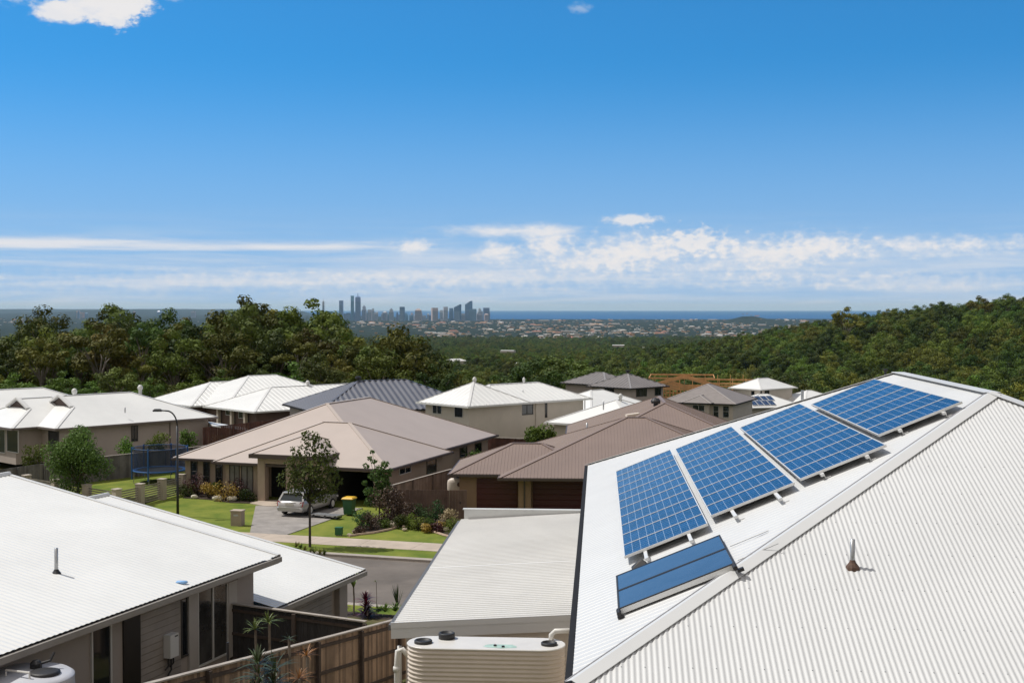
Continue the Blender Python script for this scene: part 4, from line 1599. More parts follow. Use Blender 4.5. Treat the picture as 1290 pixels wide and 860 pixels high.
gt = thing('side_gate', (-3.2, 74.75, 0), 'narrow brown side gate by the brown house wall', 'gate')
mb = MB()
for k in range(6):
    mb.box((-3.68 + k * 0.17, 74.6, 0.05), (0.166, 0, 0), (0, 0.04, 0), (0, 0, 1.74))
mb.build('gate_panel', BRNB, gt)
MB().tube([(-3.05, 74.57, 1.0), (-3.05, 74.57, 1.12)], 0.03, 8).build('latch', BLACKP, gt)
paling_fence('board_fence', (-2.2, 108.2, 1.5), (2.6, 106.2, 1.5), 1.9, 'brown board fence below the cream house', REDB, REDF, PALCAP, 2.2, 0.12, rails=False, seed=10)
paling_fence('board_fence', (-1.8, 100.5, 1.0), (0.8, 97.2, 1.0), 1.6, 'dark board fence between the beige and brown roofs', CHARB, POSTM, PALCAP, 2.2, 0.12, rails=False, seed=12)
stk = thing('slim_tank', (-3.3, 77.4, 0), 'cream slim water tank peeping over the brown side gate', 'water tank')
mb = MB()
mb.rings([[Vector((-3.3 + rx * cos(a), 77.4 + 0.42 * rx * sin(a), z)) for a in np.linspace(0, 2 * pi, 21)[:-1]] for rx, z in ((0.66, 0), (0.66, 1.85), (0.62, 2.0), (0.45, 2.12), (0.05, 2.14))])
mb.build('body', TANK, stk, True)
MB().tube([(-3.22, 77.02, 1.78), (-3.22, 77.14, 1.78)], 0.13, 12).build('inlet_cap', RUST, stk)

# low slat fence with rendered pillars
fence = thing('pillar_fence', (-24.2, 77.5, 0), 'low garden fence of rendered pillars with slat panels at the street corner', 'fence')
line = [Vector((-37.5, 88.3, 0)), Vector((-34.8, 86.1, 0)), Vector((-32.2, 84.0, 0)), Vector((-29.5, 81.8, 0)), Vector((-26.7, 79.5, 0)), Vector((-24.2, 77.5, 0)), Vector((-23.45, 79.8, 0)), Vector((-22.7, 82.1, 0)), Vector((-22.0, 84.4, 0))]
for k, p in enumerate(line):
    c = MB().cbox((p.x, p.y, -0.05), 0.42, 0.42, 1.45, 17 if k > 5 else -51)
    c.cbox((p.x, p.y, 1.4), 0.5, 0.5, 0.06, 17 if k > 5 else -51)
    c.build('pillar', PILLAR, fence)
for p, q in zip(line, line[1:]):
    d = (q - p).normalized()
    a, b = p + d * 0.2, q - d * 0.2
    mb = MB()
    for j in range(8):
        mb.bar(a + UP * (0.2 + j * 0.145), b + UP * (0.2 + j * 0.145), 0.025, 0.085)
    mb.build('slat_panel', SLAT, fence)


# ------------------------------------------------------------------ street lamp, letterbox, bin, car and other items
def street_lamp():
    b = at(224, 650, 0.1)
    t = thing('street_lamp', b, 'tall black street lamp with curved arm beside the front lawn', 'street lamp')
    top = 6.35
    d = Vector((-0.93, -0.1, 0))
    MB().tube([b, b + UP * 1.2, b + UP * 5.4], [0.085, 0.075, 0.055], 10).build('pole', BLACK, t, True)
    pts = [b + UP * 5.4]
    for k in range(1, 9):
        a = k / 8 * pi / 2
        pts.append(b + UP * (5.4 + 0.9 * sin(a)) + d * (0.65 * (1 - cos(a))))
    pts.append(b + UP * 6.33 + d * 1.0)
    MB().tube(pts, 0.045, 8).build('arm', BLACK, t, True)
    c = b + UP * 6.33 + d * 1.22
    n = Vector((-d.y, d.x, 0)).normalized()
    hd = MB()
    hd.rings([[c - d * 0.3 * s_ + n * 0.12 * s_ + UP * z, c + d * 0.3 * s_ + n * 0.09 * s_ + UP * z, c + d * 0.3 * s_ - n * 0.09 * s_ + UP * z, c - d * 0.3 * s_ - n * 0.12 * s_ + UP * z] for s_, z in ((0.9, -0.07), (1.0, 0.0), (0.6, 0.09))])
    hd.build('lamp_head', mat('dark_grey_lamp', (0.05, 0.05, 0.05), 0.5), t)


street_lamp()

p = at(299.5, 661.5, 0.09)
t = thing('letterbox', p, 'square rendered letterbox pillar on the front lawn by the driveway', 'letterbox')
MB().cbox((p.x, p.y, 0), 0.64, 0.5, 0.92, 12).build('pillar', mat('letterbox_render', (0.34, 0.275, 0.22), 0.85, 0.12, 3, 0.1), t)
MB().cbox((p.x, p.y, 0.92), 0.72, 0.58, 0.06, 12).build('cap', FOOTP, t)
u_, v_ = fr(12)
MB().box(p - UP * 0.09 + UP * 0.66 - v_ * 0.262 - u_ * 0.14, u_ * 0.28, v_ * 0.02, UP * 0.1).build('mail_slot', GALV, t)


def wheelie_bin():
    p = at(440, 648, 0.12)
    h = 14
    u, v = fr(h)
    t = thing('wheelie_bin', p, 'green wheelie bin with yellow lid on the driveway edge', 'wheelie bin')
    GB = mat('green_bin_plastic', (0.022, 0.10, 0.04), 0.5, 0.12, 4)
    R4 = lambda a, b, z, off=0: [p + u * (-a) + v * (-b + off) + UP * z, p + u * a + v * (-b + off) + UP * z, p + u * a + v * (b + off) + UP * z, p + u * (-a) + v * (b + off) + UP * z]
    MB().rings([R4(0.25, 0.27, 0.06), R4(0.30, 0.33, 0.88), R4(0.34, 0.37, 0.90), R4(0.34, 0.37, 0.97)]).build('bin_body', GB, t)
    MB().rings([R4(0.36, 0.39, 0.965, -0.01), R4(0.36, 0.39, 1.0, -0.01), R4(0.29, 0.31, 1.07, 0.0), R4(0.18, 0.2, 1.09, 0.02)]).build('lid', mat('yellow_lid_plastic', (0.72, 0.42, 0.015), 0.45), t)
    for s in (-1, 1):
        c = p + u * (0.27 * s) + v * 0.30 + UP * 0.11
        MB().tube([c - u * 0.035, c + u * 0.035], 0.11, 14).build('wheel', BLACKP, t)
    MB().tube([p + u * -0.25 + v * 0.42 + UP * 0.93, p + u * 0.25 + v * 0.42 + UP * 0.93], 0.025, 8).build('handle', GB, t)
    # the second, darker bin half hidden behind it
    

wheelie_bin()


def station_wagon():
    h = 19.5
    u, v = fr(h)
    c = at(365, 650.5, 0.13) + v * 2.32
    t = thing('station_wagon', c, 'silver station wagon parked nose first on the driveway', 'car')
    SIL = mat('silver_paint', (0.42, 0.41, 0.40), 0.28, 0.04, 2, metal=0.35, coat=0.5)
    P = lambda x, y, z: c + u * x + v * y + UP * z

    def sect(y, w, z0, z1, sh=0.05):
        pts = [(-w + 0.10, z0), (-w + 0.02, z0 + 0.08), (-w, (z0 + z1) / 2), (-w + 0.03, z1 - sh), (-w + 0.10, z1), (w - 0.10, z1), (w - 0.03, z1 - sh), (w, (z0 + z1) / 2), (w - 0.02, z0 + 0.08), (w - 0.10, z0)]
        return [P(x, y, z) for x, z in pts]
    body = MB().rings([sect(-2.36, 0.74, 0.42, 0.66), sect(-2.33, 0.82, 0.32, 0.74), sect(-2.22, 0.86, 0.27, 0.90), sect(-2.0, 0.885, 0.25, 0.94), sect(-1.0, 0.90, 0.24, 0.94), sect(0.6, 0.90, 0.24, 0.93),
                       sect(1.0, 0.89, 0.24, 0.90), sect(1.7, 0.87, 0.25, 0.83), sect(2.15, 0.82, 0.28, 0.74), sect(2.33, 0.74, 0.34, 0.64), sect(2.38, 0.66, 0.42, 0.58)])
    bo = body.build('body', SIL, t, True)

    def gs(y, wb, wt, zb, zt):
        return [P(-wb, y, zb), P(wb, y, zb), P(wt, y, zt), P(-wt, y, zt)]
    # glass house between belt line and roof
    MB().rings([gs(-2.16, 0.78, 0.775, 0.91, 0.915), gs(-1.86, 0.80, 0.635, 0.92, 1.37), gs(-0.9, 0.81, 0.655, 0.92, 1.40), gs(0.15, 0.81, 0.64, 0.92, 1.37), gs(1.02, 0.79, 0.78, 0.89, 0.895)]).build('window_glass', mat('car_glass', (0.02, 0.028, 0.032), 0.08, spec=0.8), bo)
    roof = MB()
    roof.rings([[P(-w, y, z) for w in (1,)] and [P(-w, y, z - 0.03), P(w, y, z - 0.03), P(w * 0.97, y, z + 0.01), P(w * 0.6, y, z + 0.04), P(-w * 0.6, y, z + 0.04), P(-w * 0.97, y, z + 0.01)] for y, w, z in ((-2.0, 0.62, 1.34), (-1.84, 0.665, 1.39), (-0.9, 0.69, 1.425), (0.05, 0.67, 1.395), (0.2, 0.64, 1.36))])
    for s in (-1, 1):
        for (a, b, w_) in (((0.805, -2.16, 0.90), (0.64, -1.87, 1.38), 0.11), ((0.82, -1.05, 0.92), (0.665, -1.0, 1.40), 0.09), ((0.82, 0.0, 0.92), (0.665, -0.05, 1.39), 0.09), ((0.80, 1.0, 0.90), (0.645, 0.16, 1.38), 0.07), ((0.82, -1.75, 0.92), (0.655, -1.7, 1.40), 0.10)):
            roof.bar(P(a[0] * s, a[1], a[2]), P(b[0] * s, b[1], b[2]), 0.05, w_, up=u)
    roof.build('roof', SIL, bo)
    rr_ = MB()
    for s in (-1, 1):
        rr_.bar(P(0.58 * s, -1.75, 1.47), P(0.58 * s, 0.0, 1.47), 0.035, 0.03)
        for y in (-1.7, -0.9, -0.05):
            rr_.bar(P(0.58 * s, y, 1.41), P(0.58 * s, y, 1.47), 0.03)
    rr_.build('roof_rack', BLACKP, bo)
    for s in (-1, 1):
        for y in (-1.42, 1.42):
            w = MB().tube([P(0.74 * s, y, 0.31), P(0.915 * s, y, 0.31)], 0.31, 20)
            wo = w.build('wheel', BLACKP, t)
            MB().tube([P(0.90 * s, y, 0.31), P(0.925 * s, y, 0.31)], 0.20, 14).build('rim', ALU, wo)
        lo = MB().rings([[P(x * s, y, z) for x, y, z in ((0.62, -2.30, 0.62), (0.84, -2.27, 0.62), (0.855, -2.15, 0.88), (0.68, -2.235, 0.88))], [P(x * s, y, z) for x, y, z in ((0.62, -2.37, 0.62), (0.86, -2.33, 0.62), (0.875, -2.2, 0.88), (0.68, -2.275, 0.88))]])
        lo.build('tail_light', mat('red_lens', (0.22, 0.012, 0.012), 0.2), bo)
        MB().box(P(0.86 * s - 0.09, 0.72, 0.92), u * 0.18, v * 0.1, UP * 0.12).build('wing_mirror', SIL, bo)
    MB().rings([sect(-2.43, 0.78, 0.33, 0.56), sect(-2.34, 0.87, 0.30, 0.58)]).build('rear_bumper', SIL, bo)
    MB().box(P(-0.26, -2.39, 0.66), u * 0.52, v * 0.03, UP * 0.13).build('number_plate', mat('plate_white', (0.5, 0.48, 0.42), 0.5), bo)
    MB().box(P(-0.40, -2.30, 0.83), u * 0.8, v * 0.02, UP * 0.03).build('tailgate_handle', SIL, bo)
    hl = MB()
    for s in (-1, 1):
        hl.box(P(0.66 * s - 0.15, 2.26, 0.58), u * 0.3, v * 0.1, UP * 0.13)
    hl.build('headlight', mat('clear_lens', (0.5, 0.5, 0.5), 0.15), bo)


station_wagon()

# low flat trailer lying beside the car
p = at(410, 652, 0.13)
t = thing('flat_trolley', p, 'low grey flat trolley lying on the driveway beside the car', 'trolley')
u_, v_ = fr(-65)
MB().box(p - u_ * 0.2 - v_ * 0.95 + UP * 0.13, u_ * 0.6, v_ * 1.9, UP * 0.08).build('deck', GALV, t)
for a in (-0.8, -0.1, 0.7):
    MB().tube([p - u_ * 0.2 + v_ * a + UP * 0.1, p + u_ * 0.42 + v_ * a + UP * 0.1], 0.1, 10).build('wheel', BLACKP, t)
MB().tube([p + v_ * 0.9 + UP * 0.2, p + v_ * 1.25 + UP * 0.24], 0.03, 6).build('handle', BLACKP, t)

p = at(427, 674, 0.1)
t = thing('pit_box', p, 'small green utility box on the lawn edge near the footpath', 'utility box')
GP = mat('green_box_plastic', (0.02, 0.12, 0.045), 0.5, 0.1, 5)
MB().cbox(p + UP * 0.0, 0.30, 0.26, 0.05, 10).build('plinth', KERB, t)
MB().cbox(p + UP * 0.05, 0.36, 0.32, 0.36, 10).build('cabinet', GP, t)
MB().cbox(p + UP * 0.41, 0.40, 0.36, 0.04, 10).build('lid', GP, t)


def trampoline():
    c = Vector((-25.3, 91.0, 0.0))
    t = thing('trampoline', c, 'round blue trampoline with safety net enclosure on the back lawn', 'trampoline')
    BL = mat('blue_pad', (0.015, 0.085, 0.26), 0.5, 0.1, 4)
    r = 1.88
    mb = MB()
    n = 40
    prof = [(r, 0.86), (r + 0.03, 0.91), (r, 0.96), (r - 0.28, 0.95), (r - 0.28, 0.91)]
    for k in range(n):
        a, b = 2 * pi * k / n, 2 * pi * (k + 1) / n
        for (r0, z0), (r1, z1) in zip(prof, prof[1:] + prof[:1]):
            mb.poly([c + Vector((r0 * cos(a), r0 * sin(a), z0)), c + Vector((r0 * cos(b), r0 * sin(b), z0)), c + Vector((r1 * cos(b), r1 * sin(b), z1)), c + Vector((r1 * cos(a), r1 * sin(a), z1))])
    mb.build('pad', BL, t, True)
    MB().lathe(c, [(r - 0.27, 0.90), (r - 0.27, 0.915)], 40).build('jumping_mat', BLACKP, t)
    net = bpy.data.materials.new('safety_net')
    net.use_nodes = True
    nb = net.node_tree.nodes['Principled BSDF']
    nb.inputs['Base Color'].default_value = (0.012, 0.025, 0.06, 1)
    nb.inputs['Alpha'].default_value = 0.55
    mb = MB()
    for k in range(n):
        a, b = 2 * pi * k / n, 2 * pi * (k + 1) / n
        q = r - 0.05
        mb.poly([c + Vector((q * cos(a), q * sin(a), 0.96)), c + Vector((q * cos(b), q * sin(b), 0.96)), c + Vector((q * cos(b), q * sin(b), 2.5)), c + Vector((q * cos(a), q * sin(a), 2.5))])
    mb.build('safety_net', net, t, True)
    for k in range(6):
        a = 2 * pi * (k + 0.35) / 6
        d = Vector((cos(a), sin(a), 0))
        MB().tube([c + d * (r + 0.06) + UP * 0.3, c + d * (r + 0.06) + UP * 2.6], 0.055, 8).build('net_pole', BL, t)
        MB().tube([c + d * (r - 0.1) + UP * 0.9, c + d * (r - 0.05) + UP * 0.0], 0.025, 6).build('leg', GALV, t)
    mb = MB()
    mb.tube([c + Vector(((r + 0.02) * cos(2 * pi * k / 30), (r + 0.02) * sin(2 * pi * k / 30), 2.52)) for k in range(31)], 0.02, 5)
    mb.build('net_rim', BL, t)


trampoline()


# ------------------------------------------------------------------ foliage
def leaf_mesh(name, clumps, per, size, m, seed, outw=0.72, aspect=0.55, up=0.2, parent=None, origin=None):
    """clumps: (x, y, z, r, squash); leaves are small quads spread through each clump"""
    g = np.random.default_rng(seed)
    C = np.array([c[:3] for c in clumps], float)
    rr = np.array([c[3] for c in clumps], float)
    sq = np.array([c[4] if len(c) > 4 else 0.8 for c in clumps], float)
    w = rr ** 2
    cnt = np.maximum(3, (per * w / w.mean()).astype(int))
    idx = np.repeat(np.arange(len(C)), cnt)
    n = len(idx)
    d = g.normal(size=(n, 3))
    d /= np.linalg.norm(d, axis=1, keepdims=True)
    rad = rr[idx] * (0.45 + 0.6 * g.random(n) ** 0.6)
    off = d * rad[:, None]
    off[:, 2] *= sq[idx]
    P = C[idx] + off
    N_ = d * outw + g.normal(size=(n, 3)) * (1 - outw) * 0.8
    N_[:, 2] += up
    N_ /= np.linalg.norm(N_, axis=1, keepdims=True) + 1e-9
    t = np.cross(N_, g.normal(size=(n, 3)))
    t /= np.linalg.norm(t, axis=1, keepdims=True) + 1e-9
    b = np.cross(N_, t)
    s = size * (0.6 + 0.8 * g.random(n))
    t *= (s * 0.5)[:, None]
    b *= (s * 0.5 * aspect)[:, None]
    V = np.empty((n, 4, 3))
    V[:, 0] = P - t
    V[:, 1] = P - b * 1.0 + t * 0.1
    V[:, 2] = P + t
    V[:, 3] = P + b * 1.0 + t * 0.1
    if origin is not None:
        V -= np.array(origin)
    me = bpy.data.meshes.new(name)
    me.vertices.add(n * 4)
    me.vertices.foreach_set('co', V.reshape(-1))
    me.loops.add(n * 4)
    me.loops.foreach_set('vertex_index', np.arange(n * 4, dtype=np.int32))
    me.polygons.add(n)
    me.polygons.foreach_set('loop_start', np.arange(0, n * 4, 4, dtype=np.int32))
    me.materials.append(m)
    me.update(calc_edges=True)
    me.validate()
    o = bpy.data.objects.new(name, me)
    COL.objects.link(o)
    if parent:
        o.parent = parent
    WL[o.name] = Vector((0, 0, 0))
    return o


def tree_proto(kind, label, cat, leafm, barkm, seed, loc=(0, 0, 0)):
    """a tree about 10 m high built round its own foot"""
    g = random.Random(seed)
    t = thing(kind['name'], (0, 0, 0), label, cat)
    tr = MB()
    clumps = []
    lean = Vector((g.uniform(-.4, .4), g.uniform(-.4, .4), 0))
    fork = kind['fork']
    topz = 10.0
    trunk_top = lean * 0.6 + UP * fork
    tr.tube([Vector((0, 0, -0.8)), lean * 0.2 + UP * fork * 0.4, trunk_top], [kind['r'] * 1.15, kind['r'] * 0.9, kind['r'] * 0.75], 7)
    nl = kind['limbs']
    for k in range(nl):
        a = 2 * pi * (k + g.uniform(-.3, .3)) / nl
        rad = kind['spread'] * g.uniform(0.45, 1.0)
        if kind['shape'] == 'open':
            zt = fork + (topz - 0.7 - fork) * g.uniform(0.45, 1.0) * (1 - 0.25 * (rad / kind['spread']))
        else:
            zt = fork + (topz - 0.8 - fork) * math.sqrt(max(0.05, 1 - (rad / kind['spread']) ** 2 * 0.85)) * g.uniform(0.55, 1.0)
        e = trunk_top + Vector((cos(a) * rad, sin(a) * rad, 0)) + UP * (zt - fork)
        midp = trunk_top * 0.55 + e * 0.45 + Vector((g.uniform(-.3, .3), g.uniform(-.3, .3), 0.35))
        tr.tube([trunk_top - UP * g.uniform(0, 0.4) * fork, midp, e], [kind['r'] * 0.55, kind['r'] * 0.35, kind['r'] * 0.1], 5)
        r = kind['cr'] * g.uniform(0.75, 1.25)
        clumps.append((e.x, e.y, e.z, r, 0.7))
        for j in range(kind['sub']):
            f = g.uniform(0.45, 1.05)
            q = midp.lerp(e, f)
            rr2 = kind['cr'] * g.uniform(0.45, 0.85)
            clumps.append((q.x + g.uniform(-1, 1) * kind['cr'], q.y + g.uniform(-1, 1) * kind['cr'], min(10 - rr2 * .6, q.z + g.uniform(-.5, .7) * kind['cr']), rr2, 0.7))
    clumps.append((lean.x, lean.y, 10 - kind['cr'] * 0.65, kind['cr'] * 0.9, 0.75))
    for j in range(kind.get('low', 0)):
        a = g.uniform(0, 2 * pi)
        rad = kind['spread'] * g.uniform(0.4, 0.95)
        clumps.append((cos(a) * rad, sin(a) * rad, g.uniform(kind['lowz'], fork + 1.5), kind['cr'] * g.uniform(0.7, 1.1), 0.8))
    tr.build('trunk', barkm, t)
    leaf_mesh('crown', clumps, kind['per'], kind['leaf'], leafm, seed + 5, parent=t)
    return t


K_OPEN = dict(name='gum_tree', fork=4.6, r=0.16, limbs=9, spread=3.0, cr=0.85, sub=2, per=85, leaf=0.36, shape='open')
K_OPEN2 = dict(name='gum_tree', fork=3.8, r=0.15, limbs=11, spread=3.4, cr=0.95, sub=2, per=85, leaf=0.36, shape='open', low=2, lowz=3.0)
K_DENSE = dict(name='gum_tree', fork=2.6, r=0.17, limbs=12, spread=3.3, cr=1.15, sub=2, per=100, leaf=0.38, shape='dome', low=5, lowz=1.8)
K_DENSE2 = dict(name='gum_tree', fork=2.2, r=0.18, limbs=14, spread=3.9, cr=1.2, sub=2, per=95, leaf=0.38, shape='dome', low=6, lowz=1.6)
K_BUSH = dict(name='bush_tree', fork=1.2, r=0.14, limbs=11, spread=4.2, cr=1.6, sub=2, per=110, leaf=0.46, shape='dome', low=8, lowz=0.9)
K_TALL = dict(name='gum_tree', fork=5.2, r=0.14, limbs=8, spread=2.4, cr=0.9, sub=2, per=80, leaf=0.34, shape='open', low=3, lowz=4.0)

protos = []
spec = [(K_OPEN, LF_OLIVE, BARKP), (K_OPEN2, LF_WARM, BARKP), (K_DENSE, LF_DARK, BARK), (K_DENSE2, LF_OLIVE, BARK), (K_BUSH, LF_MID, BARKD), (K_TALL, LF_DARK, BARKP), (K_DENSE, LF_WARM, BARK), (K_OPEN2, LF_DARK, BARK), (K_DENSE2, LF_MID, BARK), (K_BUSH, LF_OLIVE, BARKD)]
for i, (kd, lm, bm) in enumerate(spec):
    protos.append(tree_proto(kd, 'x', 'tree', lm, bm, 40 + i * 7))

SKY = [(-140, 408), (-60, 410), (0, 412), (40, 401), (62, 404), (85, 417), (110, 402), (132, 393), (150, 404), (190, 402), (215, 389), (245, 402), (275, 388), (305, 373), (335, 389), (360, 396), (390, 377), (422, 391), (440, 416), (470, 424), (502, 407), (528, 420), (548, 440), (575, 463), (600, 464), (640, 466), (660, 452), (690, 448), (704, 442), (725, 446), (745, 462)]
used = set()
BUSH_L = 'bushland trees behind the houses'
BUSH_R = 'bushland trees on the right hillside'
N_TREES = 0


def plant(i, loc, ht, label, group=None, wide=1.0):
    global N_TREES
    N_TREES += 1
    o = protos[i]
    s = ht / 10.0
    if i in used:
        c = copy_tree(o, loc=loc, rot=rnd.uniform(0, 6.28), scale=(s * wide, s * wide, s))
    else:
        used.add(i)
        c = o
        c.location = loc
        c.rotation_euler = (0, 0, rnd.uniform(0, 6.28))
        c.scale = (s * wide, s * wide, s)
    c['label'] = label
    if group:
        c['group'] = group
    elif 'group' in c:
        del c['group']
    return c


def spot(px, Y):
    X = (px - 645) / FPX * Y
    return Vector((X, Y, ground_z(X, Y) - 0.1))


# the trees that stand out against the sky
for px, Y, top, i, wide, lb in (
        (307, 205, 371, 1, 1.0, 'tallest open crowned gum tree left of centre, standing above the bush'),
        (391, 205, 375, 0, 1.05, 'tall spreading gum tree just left of the distant towers'),
        (216, 212, 387, 7, 1.0, 'flat topped gum tree above the bush behind the dutch gabled house'),
        (130, 215, 391, 0, 0.85, 'slim open gum tree poking above the left bush'),
        (50, 205, 399, 5, 1.0, 'dark narrow gum tree near the left edge of the bush'),
        (502, 196, 406, 3, 1.0, 'big round crowned gum tree below the distant towers'),
        (352, 208, 392, 2, 1.0, 'dense dark gum between the two tallest gums'),
        (704, 232, 446, 2, 1.15, 'broad dark gum behind the cream two storey house'),
        (1065, 780, 386, 0, 1.1, 'thin crowned gum breaking the skyline at the low end of the right ridge'),
        (1270, 800, 369, 7, 1.0, 'bushy topped gum standing highest on the right ridge'),
        (1233, 800, 372, 1, 1.0, 'gum with spreading crown second highest on the right ridge')):
    f = spot(px, Y)
    ht = EYE - (top - 388) / FPX * Y - f.z
    plant(i, f, max(ht, 4), lb, None, wide)

taken = []


def free(p, d):
    for q in taken:
        if abs(q.x - p.x) < d and abs(q.y - p.y) < d and (q - p).length < d:
            return False
    taken.append(Vector((p.x, p.y, 0)))
    return True


# left and centre bush, denser in front
tries = 0
nl = 0
while nl < 190 and tries < 6000:
    tries += 1
    px = rnd.uniform(-110, 745)
    Y = 170 + 70 * rnd.random() ** 1.2 if px < 560 else rnd.uniform(200, 262)
    f = spot(px, Y)
    if not free(Vector((f.x, f.y, 0)), 4.6):
        continue
    zt = EYE - (interp(px, SKY) + rnd.choice((2, 8, 14, 22, 34)) - 388) / FPX * Y
    ht = zt - f.z
    if Y < 186:
        ht *= rnd.uniform(0.35, 0.62)
    ht = min(ht, 19)
    if ht < 3:
        continue
    i = rnd.choice((4, 9, 4, 2, 8)) if ht < 7 else rnd.choice((0, 1, 2, 3, 5, 6, 7, 8, 2, 3))
    plant(i, f, ht, 'one of the close growing gum trees in the bush behind the left and centre roofs', BUSH_L, rnd.uniform(0.9, 1.2) * (1.15 if ht < 9 else 1))
    nl += 1

# right hillside, nearest trees
tries = 0
nr = 0
while nr < 105 and tries < 6000:
    tries += 1
    px = rnd.uniform(750, 1370)
    Y = rnd.uniform(228, 345)
    f = spot(px, Y)
    if not free(Vector((f.x, f.y, 0)), 6.2):
        continue
    ht = rnd.uniform(7, 12)
    plant(rnd.choice((0, 2, 3, 4, 6, 8, 9, 1, 3, 8)), f, ht, 'one of the close growing trees at the foot of the right hillside bush', BUSH_R, rnd.uniform(1.0, 1.3))
    nr += 1


# ---- the woods beyond, as one mass: points carrying the same crowns
def woods():
    g = np.random.default_rng(5)
    pts, sc, ty, rot = [], [], [], []

    def add(x, y, s):
        z = ground_z(x, y)
        pts.append((x, y, z - 0.3)); sc.append(s); rot.append(g.uniform(0, 6.28))
    # slope behind the big roof on the right
    for k in range(420):
        yy = g.uniform(125, 300)
        a = g.uniform(0.29, 0.95)
        add(a * yy, yy, g.uniform(0.45, 0.8))
    # nearer rows
    y = 262.0
    while y < 1300:
        d = 8.8 if y < 500 else 10.0 if y < 900 else 12.0
        xs = np.arange(-0.50 * y, 0.50 * y, d)
        for x in xs:
            xx, yy = x + g.uniform(-.45, .45) * d, y + g.uniform(-.45, .45) * d
            a = xx / yy
            if yy < 345 and a > 0.065:
                continue
            if a < -0.11 and yy > 420:
                continue
            if any(abs(xx - hx) < 13 and -55 < yy - hy < 12 for hx, hy in ((-45, 1010), (-5, 1650), (-11, 1000), (6, 1050))):
                continue
            s = g.choice((0.75, 0.95, 1.1, 1.2, 1.35, 1.7)) * g.uniform(0.85, 1.12) * (1.0 if yy < 600 else 1.1)
            add(xx, yy, s)
        y += d * 0.9
    while y < 5300:
        d = 13 + (y - 1300) / 200.0
        xs = np.arange(-0.16 * y, 0.47 * y, d)
        for x in xs:
            if g.random() < 0.25 + 0.15 * sin(x / 170.0) * sin(y / 260.0):
                continue
            add(x + g.uniform(-.5, .5) * d, y + g.uniform(-.5, .5) * d, g.uniform(0.8, 1.2) * d / 9.0)
        y += d
    me = bpy.data.meshes.new('woods')
    me.vertices.add(len(pts))
    me.vertices.foreach_set('co', np.array(pts, dtype=np.float32).reshape(-1))
    for nm, arr, tp in (('tscale', sc, 'FLOAT'), ('trot', rot, 'FLOAT')):
        at_ = me.attributes.new(nm, tp, 'POINT')
        at_.data.foreach_set('value', np.array(arr, dtype=np.float32))
    ti = me.attributes.new('tkind', 'INT', 'POINT')
    ti.data.foreach_set('value', g.integers(0, 6, len(pts)).astype(np.int32))
    me.update()
    o = bpy.data.objects.new('woods', me)
    COL.objects.link(o)
    ng = bpy.data.node_groups.new('woods', 'GeometryNodeTree')
    ng.interface.new_socket('Geometry', in_out='INPUT', socket_type='NodeSocketGeometry')
    ng.interface.new_socket('Geometry', in_out='OUTPUT', socket_type='NodeSocketGeometry')
    N, Lk = ng.nodes, ng.links
    gi, go = N.new('NodeGroupInput'), N.new('NodeGroupOutput')
    gti = N.new('GeometryNodeGeometryToInstance')
    order = [protos[k] for k in (3, 2, 8, 2, 3, 8)]
    for p in reversed(order):
        cr = [c for c in p.children if c.name.startswith('crown')][0]
        oi = N.new('GeometryNodeObjectInfo')
        oi.transform_space = 'ORIGINAL'
        oi.inputs['Object'].default_value = cr
        # crown mesh in its own tree's coordinates
        oi.inputs['As Instance'].default_value = False
        Lk.new(oi.outputs['Geometry'], gti.inputs[0])
    iop = N.new('GeometryNodeInstanceOnPoints')
    iop.inputs['Pick Instance'].default_value = True

    def attr(nm, dt):
        a = N.new('GeometryNodeInputNamedAttribute')
        a.data_type = dt
        a.inputs['Name'].default_value = nm
        return a
    a1, a2, a3 = attr('tscale', 'FLOAT'), attr('trot', 'FLOAT'), attr('tkind', 'INT')
    cx = N.new('ShaderNodeCombineXYZ')
    Lk.new(a2.outputs[0], cx.inputs[2])
    e2r = N.new('FunctionNodeEulerToRotation')
    Lk.new(cx.outputs[0], e2r.inputs[0])
    Lk.new(gi.outputs[0], iop.inputs['Points'])
    Lk.new(gti.outputs[0], iop.inputs['Instance'])
    Lk.new(a3.outputs[0], iop.inputs['Instance Index'])
    Lk.new(e2r.outputs[0], iop.inputs['Rotation'])
    Lk.new(a1.outputs[0], iop.inputs['Scale'])
    Lk.new(iop.outputs[0], go.inputs[0])
    md = o.modifiers.new('woods', 'NODES')
    md.node_group = ng
    tag(o, 'mass of gum trees running from the houses down to the coast plain', 'woods', kind='stuff')
    print('woods points', len(pts), 'trees', N_TREES)


woods()


# ------------------------------------------------------------------ garden plants
def leafy(name, label, cat, foot, clumps, per, leaf, lm, bark=BARKD, trunk=None, group=None, seed=1, sub=None):
    """a plant: foot point, clumps relative to it, stems to each clump"""
    t = thing(name, foot, label, cat, group)
    f = Vector(foot)
    st = MB()
    if trunk:
        r0, zf = trunk
        st.tube([f - UP * 0.1, f + UP * zf], [r0, r0 * 0.7], 7)
    for c in clumps:
        e = f + Vector(c[:3])
        s0 = f + UP * (trunk[1] * 0.9 if trunk else 0)
        if (e - s0).length > 0.05:
            st.tube([s0, s0.lerp(e, 0.5) + UP * 0.05, e], [0.035 if trunk else 0.02, 0.02, 0.008], 5)
    st.build('trunk' if trunk else 'stem', bark, t)
    clumps = [(c[0], c[1], c[2], c[3] * 1.22, *c[4:]) for c in clumps]
    o = leaf_mesh('crown' if trunk else 'foliage', clumps, per, leaf, lm, seed, outw=0.5, parent=t)
    return t


